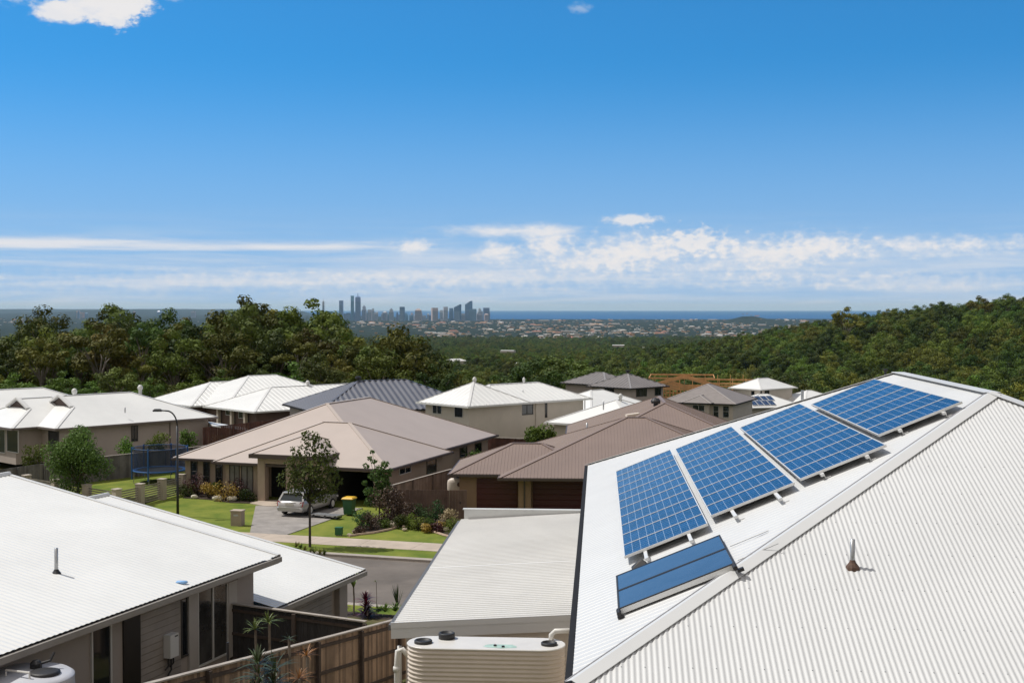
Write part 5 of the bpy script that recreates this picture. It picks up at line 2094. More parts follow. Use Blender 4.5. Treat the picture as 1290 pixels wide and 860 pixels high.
def ballclumps(w, d, h, n, seed, r=None, z0=0.15):
    g = random.Random(seed)
    out_ = []
    for k in range(n):
        a = g.uniform(0, 2 * pi)
        q = math.sqrt(g.random())
        zz = z0 * h + (h * (0.92 - z0)) * g.random()
        f = math.sqrt(max(0.08, 1 - ((zz / h - 0.5) * 1.7) ** 2))
        out_.append((cos(a) * q * w / 2 * f, sin(a) * q * d / 2 * f, zz, (r or min(w, h) * 0.2) * g.uniform(0.7, 1.2), 0.9))
    return out_


# big round tree in front of the left roof
f = at(90, 640, 0.0)
leafy('garden_tree', 'dense round green garden tree behind the left white gabled roof', 'tree', (-27.5, 80.2, 0), ballclumps(3.1, 3.1, 4.9, 38, 3, 0.6, 0.26), 260, 0.16, leafmat('round_tree_leaf', (0.085, 0.13, 0.028), 0.25), BARK, (0.09, 1.5), seed=21)
# slim street tree on the verge
f = at(390.5, 689, 0.1)
g = random.Random(8)
cl = [(-1.15, 0, 3.55, .5), (-.6, .3, 4.1, .55), (.2, -.2, 3.7, .6), (1.0, .1, 3.5, .55), (.6, .3, 3.1, .5), (-.2, .2, 3.0, .5), (-.75, -.2, 3.1, .42), (.1, 0, 4.4, .5), (-.55, 0, 4.9, .45), (.5, 0, 5.0, .45), (1.05, .1, 4.7, .38), (0.0, .1, 5.4, .42), (.3, 0, 5.75, .3), (-.2, 0, 5.9, .22), (1.2, 0, 4.0, .35), (.7, 0, 2.65, .35), (.15, 0, 2.6, .33), (-1.0, 0, 4.4, .28), (.85, .2, 5.35, .25), (1.15, -.1, 3.0, .3), (-.35, -.3, 3.6, .5), (.5, -.3, 4.2, .5)]
leafy('street_tree', 'slim young street tree with thin dark trunk on the grass verge', 'tree', f, cl, 100, 0.19, LF_STREET, BARKD, (0.075, 2.5), seed=22)
# sparse tree by the garage with bronze undergrowth
f = at(478, 655, 0.1)
cl = [(-.55, 0, 1.1, .3), (-.6, 0, 1.7, .28), (0, 0, 1.5, .45), (.35, .1, 1.9, .4), (.1, 0, 2.3, .4), (-.25, .1, 2.6, .35), (.35, 0, 2.7, .3), (.05, 0, 3.0, .28), (.35, 0, 3.3, .2), (-.3, 0, 3.45, .16), (-.75, 0, 3.2, .18), (-.55, .1, 3.6, .14), (-.4, 0, 4.0, .12), (.6, 0, 2.9, .15), (-.85, 0, 2.2, .15)]
leafy('garden_tree', 'sparse leafy garden tree right of the beige garage', 'tree', f, cl, 130, 0.16, leafmat('sparse_tree_leaf', (0.085, 0.12, 0.03), 0.28), BARKD, (0.05, 1.3), seed=23)
leafy('bronze_shrub', 'large bronze leaved shrub under the sparse garden tree', 'shrub', at(489, 658, 0.1), ballclumps(2.1, 1.6, 1.9, 18, 5, 0.4), 120, 0.13, LF_BRON, seed=24)
leafy('leafy_shrub', 'broad leaved bright green shrub in front of the cream house', 'shrub', (2.3, 104.5, -0.3), ballclumps(2.6, 2.0, 3.0, 20, 6, 0.5), 110, 0.3, leafmat('broad_leaf', (0.11, 0.18, 0.03), 0.3), seed=25)
leafy('leafy_shrub', 'small green shrub between the beige and brown roofs', 'shrub', (-2.6, 93.5, -0.2), ballclumps(1.8, 1.6, 2.2, 14, 7, 0.4), 90, 0.2, LF_LIGHT, seed=26)
leafy('leafy_shrub', 'dark shrub under the far eave of the beige house', 'shrub', (0.6, 99.0, -0.4), ballclumps(1.6, 1.4, 2.2, 12, 7, 0.4), 90, 0.2, LF_DARK, seed=27)
for k, (px, y0, w, lb) in enumerate(((42, 578, 1.8, 'green shrub at the wall of the dutch gabled house beside the round tree'), (156, 560, 1.1, 'small green plant above the grey fence left of the trampoline'), (196, 558, 1.9, 'pale green plant above the grey fence behind the trampoline'), (236, 557, 1.0, 'thin green plant above the grey fence right of the lamp pole'))):
    Y = 97 if px > 100 else 93
    X = (px - 645) / FPX * Y + (0 if px > 100 else 0)
    if px > 100:
        Y = 97.5 + (px - 160) * 0.07
        X = (px - 645) / FPX * Y
    leafy('wall_plant', lb, 'shrub', (X, Y, 0), ballclumps(w, 0.9, 2.7 if px > 50 else 2.4, 12, 30 + k, 0.32, 0.5), 70, 0.17, LF_LIGHT, seed=31 + k)

# round clipped balls, rocks and low plants of the rock garden
slab('garden_bed', [(p.x, p.y) for p in (at(447, 673, .1), at(466, 671, .1), at(487, 669, .1), at(505, 664, .1), at(530, 666, .1), at(556, 672, .1), at(578, 676, .1), at(600, 655, .1), at(520, 652, .1), at(470, 652, .1))], 0.13, MULCH, 0.3, 'curved mulched rock garden bed beside the front lawn', cat='garden bed')
edge = MB()
ep = [at(x, y, 0.13) for x, y in ((440, 675), (452, 673), (470, 671), (490, 667), (505, 663), (520, 664.5), (535, 666.5), (548, 670), (560, 674), (575, 677))]
edge.tube(ep, 0.08, 6)
tag(edge.build('bed_edging', mat('pink_edging', (0.42, 0.31, 0.23), 0.9, 0.2, 4)), 'curved pale edging of the rock garden bed', 'edging')
BALL = leafmat('clipped_leaf', (0.05, 0.095, 0.03), 0.15)
for k, (px, py, w, h, lm, nm, lb) in enumerate((
        (456, 667, 0.85, 1.15, BALL, 'clipped_shrub', 'dark upright clipped shrub at the left end of the rock garden'),
        (533, 661, 1.1, 1.35, BALL, 'clipped_shrub', 'larger dark green clipped ball shrub in front of the brown fence'),
        (547.5, 660, 0.85, 1.3, BALL, 'clipped_shrub', 'smaller lighter clipped ball shrub in front of the brown fence'),
        (515.5, 662, 0.65, 1.3, LF_BRON, 'bronze_shrub', 'thin bronze shrub left of the clipped balls'),
        (564, 664, 0.75, 1.05, LF_PALE, 'grass_tuft', 'straw coloured tuft at the right of the rock garden'),
        (467, 667, 0.75, 0.9, LF_BRON, 'bronze_shrub', 'low bronze shrub beside the dark upright clipped shrub'),
        (516, 664.5, 0.6, 0.65, LF_MID, 'low_shrub', 'low green shrub behind the middle of the bed edging'),
        (527, 667, 0.7, 0.6, LF_DARK, 'low_shrub', 'dark low mound plant at the middle front of the rock garden'),
        (505, 665, 0.7, 0.7, LF_DARK, 'low_shrub', 'dark low mound plant right of the bronze shrub'),
        (543, 667, 0.7, 0.55, LF_LIGHT, 'low_shrub', 'bright green low plant under the clipped balls'),
        (536, 670, 0.5, 0.35, LF_YEL, 'golden_plant', 'small golden plant at the front edge of the rock garden'),
        (550, 670, 0.6, 0.45, LF_RED, 'red_plant', 'small reddish plant at the front edge of the rock garden'),
        (569, 668, 0.8, 0.5, LF_DARK, 'low_shrub', 'dark green plant at the right end of the rock garden'),
        (483, 664, 0.8, 0.45, LF_MID, 'low_shrub', 'low green plant in front of the large bronze shrub'),
        (574, 672, 0.9, 0.6, LF_MID, 'low_shrub', 'green plant by the corner of the garage roof'),
        (452, 671, 0.5, 0.3, LF_BRON, 'low_shrub', 'tiny bronze plant by the first garden rock'),
        (557, 668, 0.55, 0.4, LF_YEL, 'golden_plant', 'yellowish plant right of the reddish plant'))):
    leafy(nm, lb, 'shrub', at(px, py, 0.12), ballclumps(w, w, h, 12, 60 + k, 0.24 * w + 0.05), 60, 0.10, lm, seed=70 + k)
for k, (px, py, s) in enumerate(((495, 664, 0.42), (492, 660, 0.32), (533, 663, 0.42), (543, 661, 0.30), (554, 665, 0.40), (522, 660, 0.30), (511, 662, 0.28), (448, 671, 0.30), (562, 669, 0.34), (549, 663, 0.3), (510, 668, 0.22), (440, 674.5, 0.2), (556, 660, 0.3))):
    p = at(px, py, 0.12)
    r = MB().ball(p + UP * s * 0.28, s * 0.75, s * 0.5, s * 0.42, 90 + k, 0.14).build('garden_rock', ROCKM, None)
    tag(r, 'one of the rounded pinkish rocks set in the rock garden bed', 'rock', 'rocks in the rock garden bed')
# spiky palm lily with pale leaves
def rosette(t, name, c, n, L, w, m, seed, droop=0.6, rise=(10, 80), mb=None):
    g = random.Random(seed)
    mb = mb or MB()
    c = Vector(c)
    for k in range(n):
        a = g.uniform(0, 2 * pi)
        e = R(g.uniform(*rise))
        L_ = L * g.uniform(0.75, 1.1)
        d = Vector((cos(a), sin(a), 0))
        s_ = Vector((-d.y, d.x, 0))
        pts, prev = [], None
        for j in range(5):
            f = j / 4
            hor = L_ * f * cos(e) + 0
            z = L_ * (f * sin(e) - droop * f * f * 0.6)
            pts.append((c + d * hor + UP * z, w * (0.5 + 1.0 * f if f < 0.4 else (1 - f) * 1.5 + 0.04)))
        for (p, a_), (q, b_) in zip(pts, pts[1:]):
            mb.poly([p - s_ * a_ * 0.5, p + s_ * a_ * 0.5, q + s_ * b_ * 0.5, q - s_ * b_ * 0.5])
    if name:
        return mb.build(name, m, t)
    return mb


def lily(name, foot, stem, n, L, w, m, label, cat='plant', seed=1, group=None, r=0.035, droop=0.6, rise=(10, 80), barkm=BARK, heads=1):
    foot = Vector(foot)
    t = thing(name, foot, label, cat, group)
    g = random.Random(seed)
    if stem > 0.05:
        st = MB().tube([foot - UP * 0.15, foot + UP * stem * 0.5 + Vector((0.02, 0, 0)), foot + UP * stem], [r * 1.2, r, r], 6)
        st.build('stem', barkm, t)
    mb = MB()
    for k in range(heads):
        rosette(None, None, foot + UP * (stem - k * 0.28) + Vector((g.uniform(-.03, .03), g.uniform(-.03, .03), 0)), n, L, w, m, seed + k, droop, rise, mb)
    mb.build('leaves', m, t)
    return t


DRAC = mat('yellow_green_strap_leaf', (0.13, 0.17, 0.04), 0.5, 0.4, 6, trans=0.25)
DRAC2 = mat('dark_strap_leaf', (0.045, 0.065, 0.02), 0.45, 0.4, 6, trans=0.15)
DRACO = mat('orange_strap_leaf', (0.30, 0.13, 0.03), 0.5, 0.4, 6, trans=0.2)
lily('palm_lily', (-6.75, 33.2, 2.1), 1.95, 34, 0.50, 0.045, DRAC, 'left of the two palm lilies in front of the charcoal fence', 'palm lily', 3)
lily('palm_lily', (-6.35, 33.0, 2.1), 2.2, 34, 0.52, 0.045, DRAC, 'right and taller of the two palm lilies in front of the charcoal fence', 'palm lily', 4)
lily('palm_lily', (-5.05, 25.0, 3.0), 2.45, 26, 0.62, 0.05, DRAC2, 'dark palm lily in front of the paling fence, left of the next', 'palm lily', 5, heads=3)
lily('palm_lily', (-4.78, 25.3, 3.0), 2.25, 26, 0.6, 0.05, DRAC2, 'dark palm lily in front of the paling fence, right of its twin', 'palm lily', 6, heads=2)
lily('palm_lily', (-4.22, 26.0, 3.0), 2.35, 20, 0.42, 0.035, DRACO, 'orange leaved palm lily in front of the paling fence', 'palm lily', 7)
lily('palm_lily', (-4.25, 25.2, 3.0), 2.1, 20, 0.42, 0.035, DRACO, 'lower orange leaved palm lily at the foot of the picture', 'palm lily', 8)
lily('palm_lily', (-5.3, 30.0, 2.6), 2.05, 12, 0.3, 0.03, DRAC2, 'small palm lily tip showing above the paling fence', 'palm lily', 9)
tag(MB().tube([(-6.6, 29.3, 2.0), (-6.6, 29.3, 4.75)], 0.03, 8).build('stake', BLACKP, None), 'thin black stake behind the paling fence near the sliding door', 'stake')
# street side garden, near kerb
PALM = mat('palm_leaf', (0.12, 0.17, 0.035), 0.5, 0.4, 4, trans=0.25)
b = at(445.5, 771, 0.35)
lily('small_palm', b, 1.0, 16, 1.25, 0.10, PALM, 'small slim palm by the street at the corner of the lower white roof', 'palm', 11, rise=(45, 88), droop=0.7)
b = at(460.5, 772, 0.35)
lily('red_cordyline', b, 0.5, 34, 0.62, 0.085, mat('crimson_strap_leaf', (0.13, 0.012, 0.035), 0.4, 0.5, 5, trans=0.2), 'crimson leaved cordyline by the near kerb', 'cordyline', 12, heads=3, rise=(15, 88))
b = at(461, 773, 0.35)
lily('dark_cordyline', b + Vector((0.1, -0.4, 0)), 0.25, 34, 0.6, 0.07, mat('dark_purple_strap_leaf', (0.022, 0.014, 0.022), 0.45, 0.4, 5), 'low dark purple cordyline at the foot of the crimson one', 'cordyline', 13, heads=2, rise=(0, 60))
b = at(428, 760, 0.5)
lily('tree_fern', b, 1.3, 18, 1.1, 0.16, DRAC2, 'dark drooping palm beside the garage pier of the gabled house', 'palm', 14, rise=(10, 60), droop=1.2)
b = at(431, 775, 0.5)
lily('red_cordyline', b, 0.3, 26, 0.6, 0.06, LF_RED, 'dull red cordyline at the foot of the dark drooping palm', 'cordyline', 15, heads=2)
for k, (px, py, n, L, lb) in enumerate(((476, 772, 40, 0.62, 'strappy green agapanthus clump right of the cordylines'), (486, 772, 46, 0.7, 'large agapanthus clump in the middle by the near kerb'), (497, 771, 46, 0.72, 'agapanthus clump closest to the garage gutter'), (500, 766, 20, 1.0, 'upright spiky clump beside the garage gutter'))):
    lily('agapanthus', at(px, py, 0.35), 0.05, n, L, 0.05, LF_MID if k < 3 else DRAC2, lb, 'plant', 20 + k, rise=(25, 85) if k < 3 else (65, 88), droop=0.8 if k < 3 else 0.1)
b = at(474, 768, 0.35)
lily('flower_stalk', b, 1.15, 8, 0.16, 0.03, LF_LIGHT, 'thin flower stalk between the cordylines and agapanthus', 'plant', 31, r=0.012)
slab('kerbside_bed', [rp(-30, 46.1), rp(-8, 46.1), rp(-8, 46.95), rp(-30, 46.95)], 0.24, MULCH, 0.5, 'planted mulch strip beside the near verge', cat='garden bed')
# grassy clumps around the street tree foot and the spiky plant in the rock garden
for k, (px, py, L) in enumerate(((373, 690, .5), (379, 692, .5), (384, 694, .45), (397, 697, .55), (403, 699, .5), (409, 700, .45), (391, 696, .4))):
    lily('verge_tuft', at(px, py, 0.11), 0.03, 26, L, 0.05, LF_MID if k % 2 else LF_WARM, 'one of the strappy tufts along the verge round the street tree', 'plant', 40 + k, 'tufts along the verge', rise=(35, 85), droop=0.5)
lily('spiky_plant', at(465, 664, 0.12), 0.55, 40, 0.75, 0.05, DRAC, 'spiky pale green plant behind the clipped shrub in the rock garden', 'plant', 50, heads=2, rise=(20, 85))
# front bed of the beige house
slab('garden_bed', [(p.x, p.y) for p in (at(231, 627, .1), at(262, 629, .1), at(290, 633, .1), at(318, 634, .1), at(322, 627, .1), at(282, 622, .1), at(232, 618, .1))], 0.12, MULCH, 0.3, 'mulched bed under the front windows of the beige house', cat='garden bed')
for k, (px, py, w, h, lm, lb) in enumerate((
        (236, 625, 1.1, 0.75, LF_MID, 'green shrub at the left end of the beige house'),
        (249, 625, 1.4, 1.5, LF_RED, 'largest dark maroon shrub under the beige house windows'),
        (262, 627, 1.0, 0.85, LF_YEL, 'smaller golden shrub under the beige house windows'),
        (270, 624, 0.8, 0.8, LF_DARK, 'dark green shrub between the golden shrubs'),
        (284, 630, 1.5, 1.0, LF_YEL, 'larger golden shrub between the two white rocks'),
        (298, 629, 1.5, 1.2, LF_RED, 'maroon shrub right of the larger golden shrub'),
        (277, 622, 1.0, 1.0, LF_RED, 'maroon shrub against the wall behind the larger golden shrub'),
        (308, 631, 1.2, 0.6, LF_DARK, 'low dark green shrub by the portico pier'))):
    leafy('bed_shrub', lb, 'shrub', at(px, py, 0.11), ballclumps(w, w * .8, h, 12, 130 + k, 0.24 * w), 65, 0.11, lm, seed=140 + k)
for k, (px, py, s, lb) in enumerate(((274, 630.5, 0.55, 'white rock left of the larger golden shrub'), (292, 631, 0.55, 'white rock right of the larger golden shrub'), (245, 627.5, 0.4, 'pale flat rock beside the maroon shrub'))):
    p = at(px, py, 0.11)
    tag(MB().ball(p + UP * s * 0.3, s * 0.6, s * 0.4, s * 0.34, 190 + k, 0.16).build('garden_rock', mat('pale_rock', (0.62, 0.57, 0.48), 0.9, 0.25, 5), None), lb, 'rock')


# ------------------------------------------------------------------ the coast plain and the towers
def far_mat(name, col, rough=0.7):
    return mat(name, col, rough, objrand=0.12)


TOW = [far_mat('tower_glass_hazed', (0.17, 0.33, 0.47), 0.4), far_mat('tower_concrete_hazed', (0.44, 0.50, 0.56)), far_mat('tower_dark', (0.10, 0.20, 0.31), 0.4), far_mat('tower_pink', (0.46, 0.40, 0.40))]  # blue of the distant haze is mixed into the tower colours
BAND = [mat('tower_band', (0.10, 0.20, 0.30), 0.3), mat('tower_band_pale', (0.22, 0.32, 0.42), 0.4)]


def tower(px, top, wpx, Y, style, mi, label, group=None, depth=None, name='tower_building', cat='tower'):
    w = wpx / FPX * Y
    X = (px - 645) / FPX * Y
    z1 = EYE - (top - 388) / FPX * Y
    z0 = ground_z(X, Y) - 1
    h = z1 - z0
    t = thing(name, (X, Y, z0), label, cat, group)
    d = depth or w * 0.8
    rot = rnd.uniform(-25, 25)
    mb = MB()
    if style == 'slab':
        mb.cbox((X, Y, z0), w, d, h, rot)
    elif style == 'step':
        mb.cbox((X, Y, z0), w, d, h * 0.72, rot)
        mb.cbox((X, Y, z0 + h * 0.72), w * 0.68, d * 0.68, h * 0.2, rot)
        mb.cbox((X, Y, z0 + h * 0.92), w * 0.3, d * 0.3, h * 0.08, rot)
    elif style == 'spire':
        u, v = fr(rot)
        R4 = lambda s_, z: [Vector((X, Y, z)) + (u * a * w + v * b * d) * s_ * 0.5 for a, b in ((-1, -1), (1, -1), (1, 1), (-1, 1))]
        mb.rings([R4(1, z0), R4(1, z0 + h * 0.78), R4(0.92, z0 + h * 0.86), R4(0.45, z0 + h * 0.9)])
        mb.tube([(X, Y, z0 + h * 0.88), (X, Y, z1)], w * 0.07, 6)
    elif style == 'slant':
        u, v = fr(rot)
        q = [Vector((X, Y, z0)) + u * a * w / 2 + v * b * d / 2 for a, b in ((-1, -1), (1, -1), (1, 1), (-1, 1))]
        k = [p + UP * (h * (0.82 if i in (0, 3) else 1.0)) for i, p in enumerate(q)]
        mb.rings([q, [p + UP * h * 0.6 for p in q], k])
    elif style == 'round':
        mb.lathe((X, Y, z0), [(w / 2, 0), (w / 2, h * 0.8), (w * 0.42, h * 0.92), (w * 0.2, h), (0.1, h)], 14)
    elif style == 'roofed':
        mb.cbox((X, Y, z0), w, d, h * 0.86, rot)
        u, v = fr(rot)
        R4 = lambda s_, z: [Vector((X, Y, z)) + (u * a * w + v * b * d) * s_ * 0.5 for a, b in ((-1, -1), (1, -1), (1, 1), (-1, 1))]
        mb.rings([R4(1.0, z0 + h * 0.86), R4(0.35, z0 + h)])
    mb.build('wall', TOW[mi], t)
    if style != 'round' and h > 60:
        bm = MB()
        u, v = fr(rot)
        nb = max(3, int(w / 9))
        hh = h * (0.70 if style in ('step', 'spire') else 0.78 if style != 'slant' else 0.58)
        for k in range(nb):
            a = -w / 2 + w * (k + 0.25) / nb
            bm.box(Vector((X, Y, z0 + 4)) + u * a - v * (d / 2 + 0.6), u * (w / nb * 0.5), v * 0.6, UP * (hh - 4))
        bm.build('window_band', BAND[0 if mi != 2 else 1], t)
    return t


SK = [(407.5, 376, 2.2, 'spire', 1, 'thin pale tower showing just above the gum crown'),
      (430, 378.5, 4.5, 'slab', 0, 'narrow glass tower left of the two tallest towers'),
      (444, 372.5, 4.2, 'slab', 0, 'second tallest glass tower of the distant city'),
      (451, 369.5, 6.8, 'spire', 0, 'tallest glass tower of the distant city with a short spire'),
      (458.8, 384.5, 5, 'step', 1, 'stepped tower just right of the tallest tower'),
      (466, 390, 4.6, 'slab', 1, 'mid height pale block right of the stepped tower'),
      (470, 388.5, 2.4, 'slab', 1, 'very thin pale tower right of the tallest group'),
      (493, 388.2, 6, 'step', 1, 'stepped tower alone left of centre of the skyline'),
      (506.8, 386.4, 5.4, 'slab', 2, 'square dark tower in the middle of the skyline'),
      (527, 388.6, 8, 'roofed', 3, 'wide building with pointed roof in the middle of the skyline'),
      (547.5, 387.6, 7.4, 'slab', 3, 'wide pinkish block left of the right hand tower group'),
      (556.5, 390.5, 4, 'slab', 1, 'short pale block beside the pinkish block'),
      (561.3, 386.4, 5.4, 'slab', 1, 'pale tower at the left of the right hand tower group'),
      (568.6, 388, 5, 'slab', 0, 'lower blue tower inside the right hand tower group'),
      (576.5, 383.4, 7.8, 'slant', 2, 'dark blue tower with slanted top'),
      (590.5, 379, 7.6, 'slant', 2, 'tallest dark tower of the right hand group'),
      (595.5, 389, 9.4, 'slab', 0, 'broad blue block in front of the tallest dark tower'),
      (604, 388, 5.6, 'step', 1, 'pale stepped tower near the right end of the skyline'),
      (612.5, 387.6, 7.6, 'slab', 0, 'glass block at the right end of the skyline')]
for s_ in SK:
    tower(s_[0], s_[1], s_[2], 15500 + rnd.uniform(-300, 300), s_[3], s_[4], s_[5])
g = random.Random(17)
for k in range(58):
    px = g.uniform(404, 622) if k < 46 else g.uniform(96, 290)
    top = g.uniform(391.5, 397.5) if k < 46 else g.uniform(390.5, 394)
    if k >= 46:
        px = g.choice((100, 104, 109, 150, 168, 200, 222, 244, 250, 257, 266, 272)) + g.uniform(-2, 2)
    tower(px, top, g.uniform(2.2, 6.0), (16000 if k < 46 else 19500) + g.uniform(-600, 600), g.choice(('slab', 'step', 'slab', 'roofed')), g.choice((0, 1, 1, 2, 3)),
          'one of the low tower blocks filling the base of the distant city skyline' if k < 46 else 'one of the far small tower blocks on the horizon above the left bush',
          'low tower blocks of the distant skyline' if k < 46 else 'tower blocks on the left horizon')


def far_building(w, d, h, kind, wm, rm):
    t = thing('distant_building', (0, 0, 0), 'x', 'building')
    mb = MB().box((-w / 2, -d / 2, 0), (w, 0, 0), (0, d, 0), (0, 0, h))
    mb.build('wall', wm, t)
    r = MB()
    e = 0.6
    A = [Vector((-w / 2 - e, -d / 2 - e, h + .05)), Vector((w / 2 + e, -d / 2 - e, h + .05)), Vector((w / 2 + e, d / 2 + e, h + .05)), Vector((-w / 2 - e, d / 2 + e, h + .05))]
    rise = min(w, d) * (0.06 if kind == 'shed' else 0.22)
    if kind == 'shed':
        B = [Vector((-w / 2 - e, -0.1, h + rise)), Vector((w / 2 + e, -0.1, h + rise)), Vector((w / 2 + e, 0.1, h + rise)), Vector((-w / 2 - e, 0.1, h + rise))]
    else:
        m_ = min(w, d) / 2 + e
        B = [Vector((-(w / 2 + e - m_) - .1, -0.1, h + rise)), Vector(((w / 2 + e - m_) + .1, -0.1, h + rise)), Vector(((w / 2 + e - m_) + .1, 0.1, h + rise)), Vector((-(w / 2 + e - m_) - .1, 0.1, h + rise))]
    r.rings([A, B])
    r.build('roof', rm, t)
    return t


FW, FT, FG = far_mat('far_white_roof', (0.60, 0.60, 0.59)), far_mat('far_terracotta_roof', (0.40, 0.19, 0.12)), far_mat('far_grey_roof', (0.30, 0.29, 0.29))
FC = far_mat('far_cream_wall', (0.42, 0.37, 0.31))
fb = [far_building(60, 32, 9, 'shed', FC, FW), far_building(38, 24, 7, 'hip', FC, FT), far_building(90, 40, 10, 'shed', FC, FG), far_building(44, 20, 12, 'hip', FC, FW), far_building(70, 22, 8, 'hip', FC, FT), far_building(30, 20, 16, 'shed', FC, FC)]
fused = set()


def far_put(i, X, Y, sc, label, group, dz=0.0):
    o = fb[i]
    loc = (X, Y, ground_z(X, Y) - 0.5 + dz)
    ro = rnd.uniform(-0.9, 0.9)
    if i in fused:
        c = copy_tree(o, loc=loc, rot=ro, scale=(sc, sc, sc))
    else:
        fused.add(i)
        c = o
        c.location, c.rotation_euler, c.scale = loc, (0, 0, ro), (sc, sc, sc)
    c['label'] = label
    if group:
        c['group'] = group
    elif 'group' in c:
        del c['group']
    return c


g = random.Random(23)
n = 0
CL = [(560, 421, 26, 5), (640, 416, 40, 5), (680, 411, 40, 4), (720, 417, 35, 4), (755, 410, 35, 3), (790, 420, 30, 4), (830, 417, 40, 3), (880, 412, 40, 4), (910, 422, 30, 4), (940, 410, 25, 3), (980, 418, 30, 4), (1020, 413, 30, 3), (1060, 406, 25, 3), (700, 425, 40, 3), (22, 403, 22, 4), (520, 411, 40, 4), (600, 407, 50, 2), (470, 408, 30, 3), (860, 404, 60, 2), (1000, 405, 60, 2), (730, 404, 60, 2)]
while n < 285:
    cx_, cy_, sx, sy = g.choice(CL)
    px, py = g.gauss(cx_, sx * 0.6), g.gauss(cy_, sy * 0.45)
    if py < 401.5 or py > 431:
        continue
    Y = (EYE - PLAIN) * FPX / (py - 388)
    if Y > 17600 or Y < 4900:
        continue
    X = (px - 645) / FPX * Y
    far_put(g.choice((0, 1, 1, 3, 4, 1, 4, 2, 5, 0, 3)), X, Y, g.uniform(0.35, 1.0) * (1.0 if Y < 11000 else 1.3), 'one of the small far roofs scattered over the coast plain', 'far roofs on the coast plain')
    n += 1
mb = MB()
for k in range(1100):
    if g.random() < 0.75:
        cx_, cy_, sx, sy = g.choice(CL)
        px, py = g.gauss(cx_, sx * 1.1), g.gauss(cy_, sy * 0.8)
    else:
        px, py = g.uniform(-60, 1300), g.uniform(401.5, 425)
    if py < 401.3 or py > 433:
        continue
    Y = (EYE - PLAIN) * FPX / (py - 388)
    if Y > 17800 or (px < 420 and py > 412):
        continue
    X = (px - 645) / FPX * Y
    w, d, h = g.uniform(8, 26), g.uniform(7, 14), g.uniform(3, 7)
    mi = g.choice((0, 0, 1, 1, 2, 3))
    mb.cbox((X, Y, ground_z(X, Y) + 4), w, d, h, g.uniform(-40, 40), mi)
tag(mb.build('far_suburb', [FW, FT, FG, FC]), 'speckle of tiny far roofs spread over the coast plain', 'suburb', kind='stuff')
for px, py, Y, i, sc, lb in ((573, 457, 1010, 3, 0.40, 'single white hip roof among the trees below the skyline'),
                             (640, 441, 1650, 0, 0.30, 'white shed roof among the trees right of the single white hip roof'),
                             (628, 459, 1000, 3, 0.26, 'small white roof in the trees right of the round gum'),
                             (815, 437, 2300, 0, 0.26, 'tiny bright white roof in the middle of the valley woods'),
                             (779, 435, 2700, 0, 0.42, 'long pale roof in the middle of the valley woods'),
                             (655, 457, 1050, 3, 0.22, 'white roof fragment at the edge of the valley trees')):
    X = (px - 645) / FPX * Y
    z = EYE - (py - 388) / FPX * Y
    c = far_put(i, X, Y, sc, lb, None)
    c.location.z = z - 3.2
for px, py, Y, sc, lb in ((97, 437, 262, 0.24, 'white roof edge half hidden in the bush at the left'), (4, 497, 150, 0.22, 'white roof corner at the left edge below the bush')):
    X = (px - 645) / FPX * Y
    c = far_put(3, X, Y, sc, lb, None)
    c.location.z = EYE - (py - 388) / FPX * Y - 3.2
stands = []


# ------------------------------------------------------------------ sun, sky, haze
SUN_EL, SUN_DIR = 57.0, Vector((-0.96, 0.28, 0)).normalized()
sd = SUN_DIR * cos(R(SUN_EL)) + UP * sin(R(SUN_EL))
sun = bpy.data.lights.new('sun', 'SUN')
sun.energy = 3.75
sun.angle = R(0.53)
sun.color = (1.0, 0.965, 0.90)
so = bpy.data.objects.new('sun', sun)
COL.objects.link(so)
so.rotation_euler = sd.to_track_quat('Z', 'Y').to_euler()
so.location = (0, 0, 60)

world = bpy.data.worlds.new('World')
S.world = world
world.use_nodes = True
nt = world.node_tree
N, Lk = nt.nodes, nt.links
for n_ in list(N):
    N.remove(n_)
outw = N.new('ShaderNodeOutputWorld')
sky = N.new('ShaderNodeTexSky')
sky.sky_type = 'NISHITA'
sky.sun_disc = False
sky.sun_elevation = R(SUN_EL)
sky.sun_rotation = math.atan2(SUN_DIR.x, SUN_DIR.y)
sky.altitude = 120
sky.air_density = 1.0
sky.dust_density = 0.6
sky.ozone_density = 1.6
bg = N.new('ShaderNodeBackground')
bg.inputs['Strength'].default_value = 0.10
hs = N.new('ShaderNodeHueSaturation')
hs.inputs['Saturation'].default_value = 0.55
Lk.new(sky.outputs[0], hs.inputs['Color'])
bgc = N.new('ShaderNodeBackground')
mixs = N.new('ShaderNodeMixShader')
tc = N.new('ShaderNodeTexCoord')
sp = N.new('ShaderNodeSeparateXYZ')
Lk.new(tc.outputs['Generated'], sp.inputs[0])


def M(op, a, b=None, c=None, clamp=False):
    n_ = N.new('ShaderNodeMath')
    n_.operation = op
    n_.use_clamp = clamp
    for i, x in enumerate((a, b, c)):
        if x is None:
            continue
        if isinstance(x, (int, float)):
            n_.inputs[i].default_value = x
        else:
            Lk.new(x, n_.inputs[i])
    return n_.outputs[0]


# direction expressed as bearing and height above the horizon, in degrees
az = M('MULTIPLY', M('ARCTAN2', sp.outputs['X'], sp.outputs['Y']), 180 / pi)
el = M('MULTIPLY', M('ARCSINE', sp.outputs['Z']), 180 / pi)
# clear deep blue band of the eastern sky; paler overhead; behind, whitened and brightened as added fill light
def smap(x, a, b):
    mr = N.new('ShaderNodeMapRange')
    mr.interpolation_type = 'SMOOTHSTEP'
    mr.inputs[1].default_value, mr.inputs[2].default_value = a, b
    Lk.new(x, mr.inputs[0])
    return mr.outputs[0]


